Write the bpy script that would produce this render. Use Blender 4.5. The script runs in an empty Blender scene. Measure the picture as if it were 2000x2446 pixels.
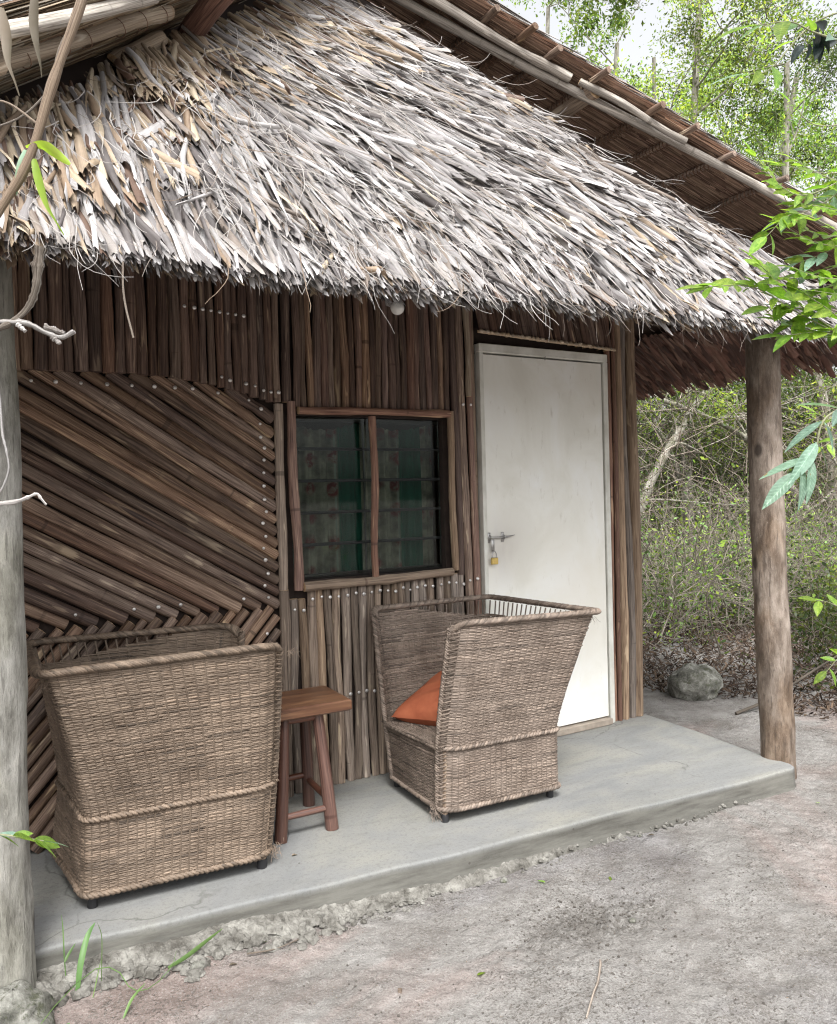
import bpy, math, random
import numpy as np
from mathutils import Vector, Matrix

random.seed(7)
RNG = np.random.default_rng(11)
S = bpy.context.scene
COL = S.collection
R = math.radians

# ---------------------------------------------------------------- camera
cam_d = bpy.data.cameras.new("camera")
cam = bpy.data.objects.new("camera", cam_d)
COL.objects.link(cam)
cam_d.sensor_fit = 'HORIZONTAL'
cam_d.sensor_width = 36.0
cam_d.lens = 33.66
cam_d.clip_start = 0.05
cam_d.clip_end = 600
_r = Vector((0.86317694, -0.50416169, -0.0273231))
_u = Vector((0.03320072, 0.00267803, 0.99944512))
_f = Vector((0.50380877, 0.86360513, -0.01905014))
cam.matrix_world = Matrix(((_r.x, _u.x, -_f.x, 0.0), (_r.y, _u.y, -_f.y, -3.255),
                           (_r.z, _u.z, -_f.z, 1.2895), (0, 0, 0, 1)))
S.camera = cam

# ---------------------------------------------------------------- world, sun, exposure
SUN_EL, SUN_AZ = R(58), R(205)          # azimuth clockwise from +y
world = bpy.data.worlds.new("World")
S.world = world
world.use_nodes = True
wn = world.node_tree
wn.nodes.clear()
w_out = wn.nodes.new('ShaderNodeOutputWorld')
w_bg = wn.nodes.new('ShaderNodeBackground')
w_sky = wn.nodes.new('ShaderNodeTexSky')
w_sky.sky_type = 'NISHITA'
w_sky.sun_disc = False
w_sky.sun_elevation = SUN_EL
w_sky.sun_rotation = SUN_AZ
w_sky.air_density = 1.0
w_sky.dust_density = 6.0
w_sky.ozone_density = 1.0
w_hs = wn.nodes.new('ShaderNodeHueSaturation')      # an overcast sky: little blue in it
w_hs.inputs['Saturation'].default_value = 0.12
w_hs.inputs['Value'].default_value = 1.0
wn.links.new(w_sky.outputs[0], w_hs.inputs['Color'])
wn.links.new(w_hs.outputs[0], w_bg.inputs['Color'])
wn.links.new(w_bg.outputs[0], w_out.inputs[0])
w_bg.inputs['Strength'].default_value = 0.15

sun_d = bpy.data.lights.new("sun", 'SUN')
sun = bpy.data.objects.new("sun", sun_d)
COL.objects.link(sun)
sun_d.energy = 1.3
sun_d.angle = R(16)
sun_d.color = (1.0, 0.985, 0.965)
_sd = Vector((math.sin(SUN_AZ) * math.cos(SUN_EL), math.cos(SUN_AZ) * math.cos(SUN_EL), math.sin(SUN_EL)))
sun.rotation_euler = _sd.to_track_quat('Z', 'Y').to_euler()

S.view_settings.view_transform = 'Standard'
S.view_settings.look = 'None'
S.view_settings.gamma = 1.0
S.view_settings.use_curve_mapping = False
S.view_settings.exposure = 1.38
S.cycles.use_denoising = True
S.cycles.denoiser = 'OPENIMAGEDENOISE'
S.cycles.denoising_input_passes = 'RGB_ALBEDO_NORMAL'
S.cycles.denoising_prefilter = 'NONE'
S.cycles.filter_width = 1.15
S.cycles.use_adaptive_sampling = False
S.cycles.sample_clamp_indirect = 4.0
S.cycles.max_bounces = 8
S.cycles.diffuse_bounces = 5
S.cycles.transparent_max_bounces = 8

# ================================================================= helpers
def arr(*a):
    return np.array(a, dtype=float)

class Geo:
    """collects quads / triangles and links them as ONE mesh object"""
    def __init__(self):
        self.v, self.f, self.c, self.uv, self.n, self.m = [], [], [], [], 0, []
    def add(self, V, F, col=None, uv=None, mat=0):
        V = np.asarray(V, float).reshape(-1, 3)
        F = np.asarray(F, int)
        self.v.append(V)
        self.f.append(F + self.n)
        self.m.append(mat)
        if col is None:
            col = np.ones((len(V), 3))
        col = np.asarray(col, float)
        if col.ndim == 1:
            col = np.tile(col, (len(V), 1))
        self.c.append(col)
        self.uv.append(np.zeros((len(V), 2)) if uv is None else np.asarray(uv, float))
        self.n += len(V)
    def mesh(self, name, mats, smooth=True):
        V = np.concatenate(self.v)
        C = np.concatenate(self.c)
        UV = np.concatenate(self.uv)
        me = bpy.data.meshes.new(name)
        lv, ls, lt, mi = [], [], [], []
        k = 0
        for F, m in zip(self.f, self.m):
            w = F.shape[1]
            lv.append(F.reshape(-1))
            ls.append(k + np.arange(len(F)) * w)
            lt.append(np.full(len(F), w))
            mi.append(np.full(len(F), m))
            k += F.size
        lv = np.concatenate(lv); ls = np.concatenate(ls); lt = np.concatenate(lt); mi = np.concatenate(mi)
        me.vertices.add(len(V))
        me.vertices.foreach_set('co', V.astype(np.float32).reshape(-1))
        me.loops.add(len(lv))
        me.loops.foreach_set('vertex_index', lv.astype(np.int32))
        me.polygons.add(len(ls))
        me.polygons.foreach_set('loop_start', ls.astype(np.int32))
        me.polygons.foreach_set('loop_total', lt.astype(np.int32))
        me.polygons.foreach_set('material_index', mi.astype(np.int32))
        me.polygons.foreach_set('use_smooth', np.full(len(ls), smooth))
        ul = me.uv_layers.new(name='UVMap')
        ul.data.foreach_set('uv', UV[lv].astype(np.float32).reshape(-1))
        ca = me.color_attributes.new('tint', 'FLOAT_COLOR', 'POINT')
        ca.data.foreach_set('color', np.concatenate([C, np.ones((len(C), 1))], 1).astype(np.float32).reshape(-1))
        for m in (mats if isinstance(mats, (list, tuple)) else [mats]):
            me.materials.append(m)
        me.update(calc_edges=True)
        me.validate()
        return me
    def build(self, name, mats, parent=None, smooth=True, loc=None):
        o = bpy.data.objects.new(name, self.mesh(name, mats, smooth))
        COL.objects.link(o)
        if parent is not None:
            o.parent = parent
        if loc is not None:
            o.location = loc
        return o

def tag(o, label=None, cat=None, group=None, kind=None):
    if label: o['label'] = label
    if cat: o['category'] = cat
    if group: o['group'] = group
    if kind: o['kind'] = kind
    return o

def thing(name, label, cat, loc=(0, 0, 0), rz=0.0, group=None):
    o = bpy.data.objects.new(name, None)
    o.empty_display_size = 0.1
    COL.objects.link(o)
    o.location = loc
    o.rotation_euler = (0, 0, rz)
    return tag(o, label, cat, group)

def place(name, me, parent=None, mat=None, label=None):
    o = bpy.data.objects.new(name, me)
    COL.objects.link(o)
    if parent is not None: o.parent = parent
    if mat is not None: o.matrix_local = mat
    if label: o['label'] = label
    return o

def frames(P):
    P = np.asarray(P, float)
    T = np.gradient(P, axis=0)
    T /= np.linalg.norm(T, axis=1, keepdims=True) + 1e-12
    up = arr(0, 0, 1) if abs(T[0, 2]) < 0.8 else arr(0, 1, 0)
    A = np.cross(T, up)
    bad = np.linalg.norm(A, axis=1) < 1e-3
    A[bad] = np.cross(T[bad], arr(1, 0.2, 0))
    A /= np.linalg.norm(A, axis=1, keepdims=True)
    B = np.cross(A, T)
    return T, A, B

def tube(g, P, rad, k=8, col=None, caps=True, capmat=0, wob=0.0, uvo=0.0, rng=None, flat=1.0):
    """tube along points P, radii rad; uv = (around, metres along)"""
    P = np.asarray(P, float)
    n = len(P)
    rad = np.broadcast_to(np.asarray(rad, float), (n,))
    T, A, B = frames(P)
    th = np.linspace(0, 2 * np.pi, k, endpoint=False)
    rr = rad[:, None] * np.ones((n, k))
    if wob:
        rng = rng or RNG
        ph = rng.uniform(0, 6.28, 3)
        rr = rr * (1 + wob * np.sin(th[None, :] * 2 + ph[0]) + wob * .6 * np.sin(th[None, :] * 3 + ph[1] + np.arange(n)[:, None] * .4))
    V = P[:, None, :] + rr[..., None] * (np.cos(th)[None, :, None] * A[:, None, :] + flat * np.sin(th)[None, :, None] * B[:, None, :])
    L = np.concatenate([[0], np.cumsum(np.linalg.norm(np.diff(P, axis=0), axis=1))])
    U = np.abs(np.linspace(-1, 1, k, endpoint=False))      # mirrored: no seam
    uv = np.stack([np.tile(U, (n, 1)), np.tile(L[:, None] + uvo, (1, k))], -1).reshape(-1, 2)
    i = np.arange(n - 1)[:, None] * k
    j = np.arange(k)[None, :]
    j2 = (j + 1) % k
    F = np.stack([i + j, i + j2, i + k + j2, i + k + j], -1).reshape(-1, 4)
    g.add(V.reshape(-1, 3), F, col, uv)
    if caps:
        for e, s in ((0, -1), (n - 1, 1)):
            ring = V[e]
            c = P[e] + s * T[e] * rad[e] * .12
            VV = np.vstack([ring, c])
            a = np.arange(k); b = (a + 1) % k
            FF = np.stack([a, b, np.full(k, k)], -1) if s > 0 else np.stack([b, a, np.full(k, k)], -1)
            cuv = np.vstack([np.stack([np.cos(th), np.sin(th)], -1) * .3, [[0, 0]]])
            cc = None
            if col is not None:
                c2 = np.asarray(col)
                cc = c2 if c2.ndim == 1 else c2.reshape(n, k, 3)[e].mean(0)
            g.add(VV, FF, cc, cuv, capmat)

def spline(pts, n):
    """Catmull-Rom through pts"""
    P = np.asarray(pts, float)
    if len(P) == 2:
        t = np.linspace(0, 1, n)[:, None]
        return P[0] * (1 - t) + P[1] * t
    Q = np.vstack([2 * P[0] - P[1], P, 2 * P[-1] - P[-2]])
    out = []
    for u in np.linspace(0, len(P) - 1 - 1e-9, n):
        i = int(u); t = u - i
        p0, p1, p2, p3 = Q[i], Q[i + 1], Q[i + 2], Q[i + 3]
        out.append(.5 * ((2 * p1) + (-p0 + p2) * t + (2 * p0 - 5 * p1 + 4 * p2 - p3) * t * t + (-p0 + 3 * p1 - 3 * p2 + p3) * t ** 3))
    return np.array(out)

def box(g, c, s, col=None, mat=0, bev=0.0, rot=None):
    """box centre c, full size s, chamfered by bev"""
    hx, hy, hz = [q / 2 for q in s]
    b = bev
    V, F = [], []
    if b <= 0:
        for x in (-hx, hx):
            for y in (-hy, hy):
                for z in (-hz, hz): V.append((x, y, z))
        F = [(0, 1, 3, 2), (4, 6, 7, 5), (0, 4, 5, 1), (2, 3, 7, 6), (0, 2, 6, 4), (1, 5, 7, 3)]
        V = np.array(V)
    else:
        bm_v = []
        lv = [(-hz, b), (-hz + b, 0), (hz - b, 0), (hz, b)]
        for z, ins in lv:
            x, y = hx - ins, hy - ins
            q = b * .7
            bm_v += [(-x + q, -y, z), (x - q, -y, z), (x, -y + q, z), (x, y - q, z), (x - q, y, z), (-x + q, y, z), (-x, y - q, z), (-x, -y + q, z)]
        V = np.array(bm_v)
        for k in range(3):
            for j in range(8):
                F.append((k * 8 + j, k * 8 + (j + 1) % 8, k * 8 + 8 + (j + 1) % 8, k * 8 + 8 + j))
    if rot is not None:
        V = V @ np.array(Matrix(rot).to_3x3() if not isinstance(rot, np.ndarray) else rot).T
    V = V + np.array(c)
    uv = V[:, [0, 2]] if s[1] <= min(s[0], s[2]) + 1e-9 else V[:, [0, 1]]
    g.add(V, np.array(F), col, uv, mat)
    if b > 0:
        o = V[:8]; t = V[24:32]
        for ring, fl in ((o, True), (t, False)):
            cc = ring.mean(0)
            a = np.arange(8); bb = (a + 1) % 8
            FF = np.stack([bb, a, np.full(8, 8)], -1) if fl else np.stack([a, bb, np.full(8, 8)], -1)
            VV = np.vstack([ring, cc])
            g.add(VV, FF, None if col is None else col, VV[:, [0, 1]], mat)

def vnoise(P, seed=0):
    """smooth value noise, vectorised; P (n,2 or 3) -> -1..1"""
    P = np.asarray(P, float)
    if P.shape[1] == 2: P = np.hstack([P, np.zeros((len(P), 1))])
    I = np.floor(P).astype(np.int64); f = P - I
    f = f * f * (3 - 2 * f)
    def h(i, j, k):
        n = (i * 374761393 + j * 668265263 + k * 2147483647 + seed * 1274126177) & 0xffffffff
        n = (n ^ (n >> 13)) * 1274126177 & 0xffffffff
        n = n ^ (n >> 16)
        return (n & 0xffff) / 32767.5 - 1
    r = 0
    for a in (0, 1):
        for b in (0, 1):
            for c in (0, 1):
                w = (f[:, 0] if a else 1 - f[:, 0]) * (f[:, 1] if b else 1 - f[:, 1]) * (f[:, 2] if c else 1 - f[:, 2])
                r = r + w * h(I[:, 0] + a, I[:, 1] + b, I[:, 2] + c)
    return r

def fbm(P, oct=4, seed=0, gain=.5):
    r, a, s = 0, 1.0, 0
    P = np.asarray(P, float)
    for i in range(oct):
        r = r + a * vnoise(P * (2 ** i), seed + i); s += a; a *= gain
    return r / s

# ================================================================= materials
class NT:
    def __init__(self, name):
        self.m = bpy.data.materials.new(name)
        self.m.use_nodes = True
        self.t = self.m.node_tree
        self.t.nodes.clear()
        self.out = self.t.nodes.new('ShaderNodeOutputMaterial')
        self.b = self.t.nodes.new('ShaderNodeBsdfPrincipled')
        self.t.links.new(self.b.outputs[0], self.out.inputs[0])
    def n(self, typ, **kw):
        o = self.t.nodes.new(typ)
        for k, v in kw.items():
            if k.startswith('i_'):
                o.inputs[k[2:].replace('_', ' ')].default_value = v
            else: setattr(o, k, v)
        return o
    def l(self, a, b): self.t.links.new(a, b)
    def noise(self, vec, scale, detail=6, rough=.6, dist=0.0):
        n = self.n('ShaderNodeTexNoise')
        n.inputs['Scale'].default_value = scale
        n.inputs['Detail'].default_value = detail
        n.inputs['Roughness'].default_value = rough
        n.inputs['Distortion'].default_value = dist
        if vec is not None: self.l(vec, n.inputs['Vector'])
        return n.outputs['Fac']
    def ramp(self, fac, stops):
        r = self.n('ShaderNodeValToRGB')
        e = r.color_ramp.elements
        while len(e) > 1: e.remove(e[-1])
        e[0].position = stops[0][0]; e[0].color = (*stops[0][1], 1)
        for p, c in stops[1:]:
            x = e.new(p); x.color = (*c, 1)
        self.l(fac, r.inputs[0])
        return r.outputs[0]
    def map(self, fac, a, b, lo=0.0, hi=1.0):
        r = self.n('ShaderNodeMapRange')
        r.inputs[1].default_value = a; r.inputs[2].default_value = b
        r.inputs[3].default_value = lo; r.inputs[4].default_value = hi
        self.l(fac, r.inputs[0])
        return r.outputs[0]
    def mix(self, fac, a, b, mode='MIX'):
        r = self.n('ShaderNodeMix', data_type='RGBA', blend_type=mode)
        for s, v in ((r.inputs[0], fac), (r.inputs[6], a), (r.inputs[7], b)):
            if isinstance(v, (int, float)): s.default_value = v
            elif isinstance(v, tuple): s.default_value = (*v, 1)
            else: self.l(v, s)
        return r.outputs[2]
    def math(self, op, a, b=0.0):
        r = self.n('ShaderNodeMath', operation=op)
        for s, v in ((r.inputs[0], a), (r.inputs[1], b)):
            if isinstance(v, (int, float)): s.default_value = v
            else: self.l(v, s)
        return r.outputs[0]
    def vec(self, kind='Object', scale=(1, 1, 1), rand=False):
        tc = self.n('ShaderNodeTexCoord')
        mp = self.n('ShaderNodeMapping')
        mp.inputs['Scale'].default_value = scale
        self.l(tc.outputs[kind], mp.inputs[0])
        o = mp.outputs[0]
        if rand:
            oi = self.n('ShaderNodeObjectInfo')
            ad = self.n('ShaderNodeVectorMath', operation='ADD')
            ml = self.n('ShaderNodeVectorMath', operation='SCALE')
            cb = self.n('ShaderNodeCombineXYZ')
            for k in range(3): self.l(oi.outputs['Random'], cb.inputs[k])
            self.l(cb.outputs[0], ml.inputs[0]); ml.inputs['Scale'].default_value = 57.0
            self.l(o, ad.inputs[0]); self.l(ml.outputs[0], ad.inputs[1])
            o = ad.outputs[0]
        return o
    def bump(self, h, strength, dist=0.01, prev=None):
        b = self.n('ShaderNodeBump')
        b.inputs['Strength'].default_value = strength
        b.inputs['Distance'].default_value = dist
        self.l(h, b.inputs['Height'])
        if prev is not None: self.l(prev, b.inputs['Normal'])
        return b.outputs[0]
    def fin(self, col=None, rough=.8, normal=None, spec=.3, metal=0.0):
        if isinstance(col, tuple): self.b.inputs['Base Color'].default_value = (*col, 1)
        elif col is not None: self.l(col, self.b.inputs['Base Color'])
        if isinstance(rough, (int, float)): self.b.inputs['Roughness'].default_value = rough
        else: self.l(rough, self.b.inputs['Roughness'])
        if normal is not None: self.l(normal, self.b.inputs['Normal'])
        self.b.inputs['Specular IOR Level'].default_value = spec
        self.b.inputs['Metallic'].default_value = metal
        return self.m
    def tint(self):
        a = self.n('ShaderNodeAttribute', attribute_name='tint')
        return a.outputs['Color']

def wood(name, dark, mid, light, streak, rough=.62, streak_w=.62, bump=.5, grain=(7, 3.0, 1), spec=.35):
    """round pole: grain runs along v of the UV, each object its own tone"""
    t = NT(name)
    v = t.vec('UV', grain, rand=True)
    a = t.noise(v, 1.6, 8, .62, .6)
    b = t.noise(t.vec('UV', (grain[0] * 3.2, grain[1] * .8, 1), rand=True), 2.0, 5, .65)
    patch = t.noise(t.vec('UV', (1.6, 2.6, 1), rand=True), 1.7, 3, .5, .4)
    c = t.ramp(a, [(.30, dark), (.44, mid), (.60, light), (.76, streak)])
    c = t.mix(t.map(b, .35, .65), c, t.mix(1.0, c, (.55, .5, .48), 'MULTIPLY'))
    c = t.mix(t.map(patch, streak_w, streak_w + .06, 0, .75), c, streak)
    oi = t.n('ShaderNodeObjectInfo')
    hs = t.n('ShaderNodeHueSaturation')
    t.l(t.map(oi.outputs['Random'], 0, 1, .55, 1.40), hs.inputs['Value'])
    t.l(t.map(t.math('FRACT', t.math('MULTIPLY', oi.outputs['Random'], 13.7)), 0, 1, .75, 1.15), hs.inputs['Saturation'])
    t.l(c, hs.inputs['Color'])
    # cross rings (nodes) now and then
    ring = t.noise(t.vec('UV', (.25, 22, 1), rand=True), 1.0, 2, .4)
    c = t.mix(t.map(ring, .70, .74, 0, .6), hs.outputs[0], dark)
    n = t.bump(a, bump, .006)
    n = t.bump(b, bump * .7, .002, n)
    return t.fin(c, t.map(a, .2, .8, rough - .12, rough + .15), n, spec)

M = {}
M['pole_dark'] = wood('dark_stained_pole', (.030, .018, .014), (.125, .078, .060), (.240, .158, .118), (.42, .30, .20))
M['pole_brown'] = wood('brown_varnished_pole', (.040, .025, .018), (.170, .108, .076), (.315, .222, .158), (.50, .38, .25))
M['pole_red'] = wood('reddish_pole', (.055, .030, .025), (.18, .105, .083), (.30, .195, .148), (.42, .30, .215))
M['pole_grey'] = wood('weathered_grey_pole', (.075, .058, .047), (.23, .185, .15), (.37, .305, .25), (.46, .38, .29), rough=.75, spec=.2)
M['pole_tan'] = wood('tan_pole', (.10, .066, .045), (.26, .185, .125), (.37, .275, .19), (.46, .35, .24), rough=.7, spec=.25)
M['white_pole'] = wood('pale_bark_pole', (.10, .085, .068), (.27, .25, .22), (.40, .375, .335), (.48, .44, .38), rough=.75, streak_w=.56, spec=.2)
M['cream_pole'] = wood('cream_peeled_pole', (.26, .17, .10), (.42, .33, .23), (.52, .43, .32), (.62, .54, .43), rough=.6, spec=.3)
M['redlog'] = wood('red_brown_log', (.03, .012, .009), (.10, .045, .03), (.18, .085, .055), (.22, .12, .08), rough=.8)
M['cut_end'] = (lambda t: t.fin(t.ramp(t.noise(t.vec('UV', (6, 6, 1), True), 2.5, 4), [(.3, (.30, .19, .10)), (.7, (.62, .45, .28))]), .8))(NT('sawn_pole_end'))

def bark(name, cols, scale=(2.0, 5.0, 1)):
    t = NT(name)
    a = t.noise(t.vec('Object', (16, 16, 5), True), 1.0, 10, .7, .15)
    b = t.noise(t.vec('Object', (42, 42, 16), True), 1.0, 6, .7, .1)
    e = t.noise(t.vec('Object', (7, 7, 3.0), True), 1.0, 4, .55)
    f = t.noise(t.vec('Object', (150, 150, 60), True), 1.0, 4, .7)
    c = t.ramp(a, [(.30, cols[0]), (.45, cols[1]), (.57, cols[2]), (.70, cols[3])])
    c = t.mix(t.map(e, .46, .60, 0, .75), c, t.mix(1.0, c, tuple(min(1.0, q * 2.6) for q in cols[4]), 'MULTIPLY'))
    c = t.mix(t.map(b, .58, .68, 0, .6), c, cols[0])
    c = t.mix(t.map(f, .62, .72, 0, .5), c, cols[3])
    k = t.noise(t.vec('Object', (75, 75, 7), True), 1.0, 4, .6, .3)
    c = t.mix(t.map(k, .58, .63, 0, .55), c, cols[0])
    kn = t.n('ShaderNodeTexVoronoi'); kn.inputs['Scale'].default_value = 1.0; t.l(t.vec('Object', (5, 5, 3.2), True), kn.inputs['Vector'])
    c = t.mix(t.map(kn.outputs['Distance'], .07, .13, .8, 0), c, (.03, .022, .018))
    n = t.bump(a, .8, .012)
    n = t.bump(k, .6, .006, n)
    n = t.bump(b, .7, .006, n)
    n = t.bump(f, .4, .002, n)
    return t.fin(c, .88, n, .18)
M['bark_left'] = bark('lichen_grey_bark', [(.085, .080, .070), (.19, .183, .163), (.28, .272, .248), (.38, .365, .33), (.345, .345, .32)])
M['bark_right'] = bark('mottled_brown_bark', [(.060, .046, .037), (.145, .115, .092), (.235, .195, .162), (.35, .30, .255), (.27, .23, .19)])
M['bark_tree'] = bark('tree_bark', [(.10, .095, .08), (.22, .205, .17), (.34, .32, .28), (.44, .42, .37), (.22, .23, .17)])

def thatch_mat(name, val=1.0, rough=.6):
    t = NT(name)
    a = t.noise(t.vec('UV', (26, 3, 1)), 1.0, 4, .6)
    b = t.noise(t.vec('Object', (14, 14, 14)), 1.0, 4, .6)
    c = t.mix(1.0, t.tint(), t.ramp(a, [(.3, (.62, .60, .58)), (.6, (1, 1, 1))]), 'MULTIPLY')
    c = t.mix(1.0, c, t.ramp(b, [(.3, (.72 * val, .70 * val, .69 * val)), (.62, (val, val, val))]), 'MULTIPLY')
    return t.fin(c, rough, t.bump(a, .35, .003), .35)
M['thatch'] = thatch_mat('dry_palm_leaf')
M['straw'] = thatch_mat('brown_straw', 1.0, .7)
M['wicker'] = (lambda t: t.fin(
    t.mix(1.0, t.tint(), t.ramp(t.noise(t.vec('Object', (9, 9, 9), True), 1.0, 6, .65), [(.3, (.62, .58, .55)), (.65, (1.08, 1.06, 1.05))]), 'MULTIPLY'),
    .62, t.bump(t.noise(t.vec('Object', (420, 420, 420)), 1.0, 2, .5), .35, .001), .35))(NT('wicker_cane'))

def concrete():
    t = NT('smooth_concrete')
    a = t.noise(t.vec('Object', (1.3, 2.4, 1)), 1.0, 7, .6, 1.2)
    b = t.noise(t.vec('Object', (5, 14, 3)), 1.0, 6, .7, .6)
    d = t.noise(t.vec('Object', (70, 70, 70)), 1.0, 4, .7)
    fine = t.noise(t.vec('Object', (240, 240, 240)), 1.0, 3, .7)
    c = t.ramp(a, [(.3, (.155, .160, .163)), (.47, (.197, .199, .194)), (.6, (.225, .223, .204)), (.75, (.255, .247, .212))])
    c = t.mix(t.map(b, .50, .72, 0, .5), c, (.140, .140, .132))
    c = t.mix(t.map(d, .54, .60, 0, .35), c, (.115, .112, .105))
    # splash-damp riser below the arris, its colour also darkened to shade the sunlit face
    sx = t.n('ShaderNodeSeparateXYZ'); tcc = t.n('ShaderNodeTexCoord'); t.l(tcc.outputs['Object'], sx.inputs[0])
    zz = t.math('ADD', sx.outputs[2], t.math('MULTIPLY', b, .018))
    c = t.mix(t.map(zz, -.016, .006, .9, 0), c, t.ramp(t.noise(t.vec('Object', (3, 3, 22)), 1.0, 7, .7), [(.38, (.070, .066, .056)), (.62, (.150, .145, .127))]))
    c = t.mix(t.map(fine, .52, .60, 0, .3), c, (.12, .12, .11))
    sp = t.n('ShaderNodeTexVoronoi'); sp.inputs['Scale'].default_value = 1.0
    t.l(t.vec('Object', (9, 9, 9)), sp.inputs['Vector'])
    c = t.mix(t.map(sp.outputs['Distance'], .035, .05, .7, 0), c, (.06, .05, .045))
    vo = t.n('ShaderNodeTexVoronoi', feature='DISTANCE_TO_EDGE'); vo.inputs['Scale'].default_value = .55
    mixv = t.n('ShaderNodeVectorMath', operation='ADD')
    nn = t.n('ShaderNodeTexNoise'); nn.inputs['Scale'].default_value = 3.0; nn.inputs['Detail'].default_value = 6
    t.l(t.vec('Object'), nn.inputs['Vector'])
    sc = t.n('ShaderNodeVectorMath', operation='SCALE'); sc.inputs['Scale'].default_value = .35
    t.l(nn.outputs['Color'], sc.inputs[0]); t.l(sc.outputs[0], mixv.inputs[0]); t.l(t.vec('Object'), mixv.inputs[1])
    t.l(mixv.outputs[0], vo.inputs['Vector'])
    cr = t.math('MULTIPLY', t.map(vo.outputs['Distance'], .0, .0035, .8, 0), t.map(a, .42, .5, 0, 1))
    c = t.mix(cr, c, (.10, .10, .09))
    n = t.bump(b, .35, .006); n = t.bump(d, .35, .002, n)
    return t.fin(c, t.map(b, .3, .7, .72, .92), n, .2)
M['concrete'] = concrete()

def sand():
    t = NT('grey_sandy_earth')
    a = t.noise(t.vec('Object', (.55, .75, 1)), 1.0, 5, .6, .8)
    b = t.noise(t.vec('Object', (5, 5, 5)), 1.0, 6, .65)
    d = t.noise(t.vec('Object', (45, 45, 45)), 1.0, 6, .75)
    g = t.noise(t.vec('Object', (170, 170, 170)), 1.0, 3, .7)
    c = t.ramp(b, [(.36, (.165, .152, .140)), (.5, (.215, .204, .191)), (.64, (.265, .255, .241))])
    # reddish and bluish earth drifts
    c = t.mix(t.map(a, .50, .60, 0, .6), c, t.mix(1.0, c, (1.16, .90, .85), 'MULTIPLY'))
    c = t.mix(t.map(a, .42, .34, 0, .7), c, t.mix(1.0, c, (.96, .97, 1.06), 'MULTIPLY'))
    m1 = t.noise(t.vec('Object', (2.6, 4.2, 3)), 1.0, 4, .6, .6)
    h2 = t.noise(t.vec('Object', (150, 150, 150)), 1.0, 3, .6)
    h3 = t.noise(t.vec('Object', (70, 95, 70)), 1.0, 4, .65)
    c = t.mix(t.math('MULTIPLY', t.map(d, .54, .60, 0, .7), t.map(m1, .44, .58, .05, 1)), c, (.125, .113, .101))
    c = t.mix(t.math('MULTIPLY', t.map(h3, .58, .61, 0, .85), t.map(m1, .42, .60, .12, 1)), c, (.075, .066, .058))
    c = t.mix(t.math('MULTIPLY', t.map(h2, .54, .62, 0, .6), t.map(m1, .40, .60, .35, 1)), c, (.11, .10, .09))
    c = t.mix(t.map(h2, .44, .37, 0, .4), c, (.33, .32, .305))
    c = t.mix(t.map(g, .62, .68, 0, .6), c, (.36, .35, .33))
    # darker, freshly scuffed earth
    sv = t.n('ShaderNodeVectorMath', operation='DISTANCE'); tco = t.n('ShaderNodeTexCoord'); mpp = t.n('ShaderNodeMapping')
    mpp.inputs['Scale'].default_value = (1, 2.3, 0); t.l(tco.outputs['Object'], mpp.inputs[0]); t.l(mpp.outputs[0], sv.inputs[0]); sv.inputs[1].default_value = (1.74, -1.36 * 2.3, 0)
    sm = t.math('ADD', sv.outputs['Value'], t.math('MULTIPLY', t.math('SUBTRACT', h3, .5), 1.6))
    c = t.mix(t.map(sm, .10, .32, .6, 0), c, (.085, .077, .068))
    # rake / tyre marks
    w = t.n('ShaderNodeTexWave', wave_type='BANDS', bands_direction='DIAGONAL')
    w.inputs['Scale'].default_value = 7.0; w.inputs['Distortion'].default_value = 5.0
    w.inputs['Detail'].default_value = 4; w.inputs['Detail Scale'].default_value = 1.2
    t.l(t.vec('Object'), w.inputs['Vector'])
    wm = t.math('MULTIPLY', w.outputs['Fac'], t.map(a, .40, .60, .15, 1))
    n = t.bump(b, .55, .02)
    n = t.bump(wm, .5, .010, n)
    n = t.bump(d, 1.0, .010, n)
    n = t.bump(h3, .9, .006, n)
    n = t.bump(h2, .9, .003, n)
    n = t.bump(g, .6, .0022, n)
    return t.fin(c, .95, n, .15)
M['sand'] = sand()

M['soil'] = (lambda t: t.fin(t.ramp(t.noise(t.vec('Object', (30, 30, 30)), 1, 6, .7), [(.3, (.055, .048, .042)), (.7, (.13, .12, .108))]), .95, t.bump(t.noise(t.vec('Object', (200, 200, 200)), 1, 4, .7), .6, .002), .1))(NT('dark_soil'))
def stone():
    t = NT('coral_stone')
    a = t.noise(t.vec('Object', (9, 9, 9), True), 1.0, 9, .7, .4)
    b = t.noise(t.vec('Object', (30, 30, 30), True), 1.0, 6, .7)
    c = t.ramp(a, [(.3, (.05, .05, .042)), (.45, (.15, .148, .128)), (.55, (.26, .257, .23)), (.66, (.40, .395, .36))])
    c = t.mix(t.map(b, .53, .60, 0, .75), c, (.075, .080, .050))
    n = t.bump(a, .9, .03); n = t.bump(b, .8, .012, n)
    return t.fin(c, .95, n, .15)
M['stone'] = stone()
M['mortar'] = (lambda t: t.fin(t.ramp(t.noise(t.vec('Object', (14, 14, 14)), 1, 8, .7), [(.38, (.085, .080, .070)), (.5, (.165, .158, .142)), (.62, (.245, .238, .215))]),
                               .95, t.bump(t.noise(t.vec('Object', (60, 60, 60)), 1, 6, .7), .8, .008), .1))(NT('crumbled_mortar'))

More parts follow.
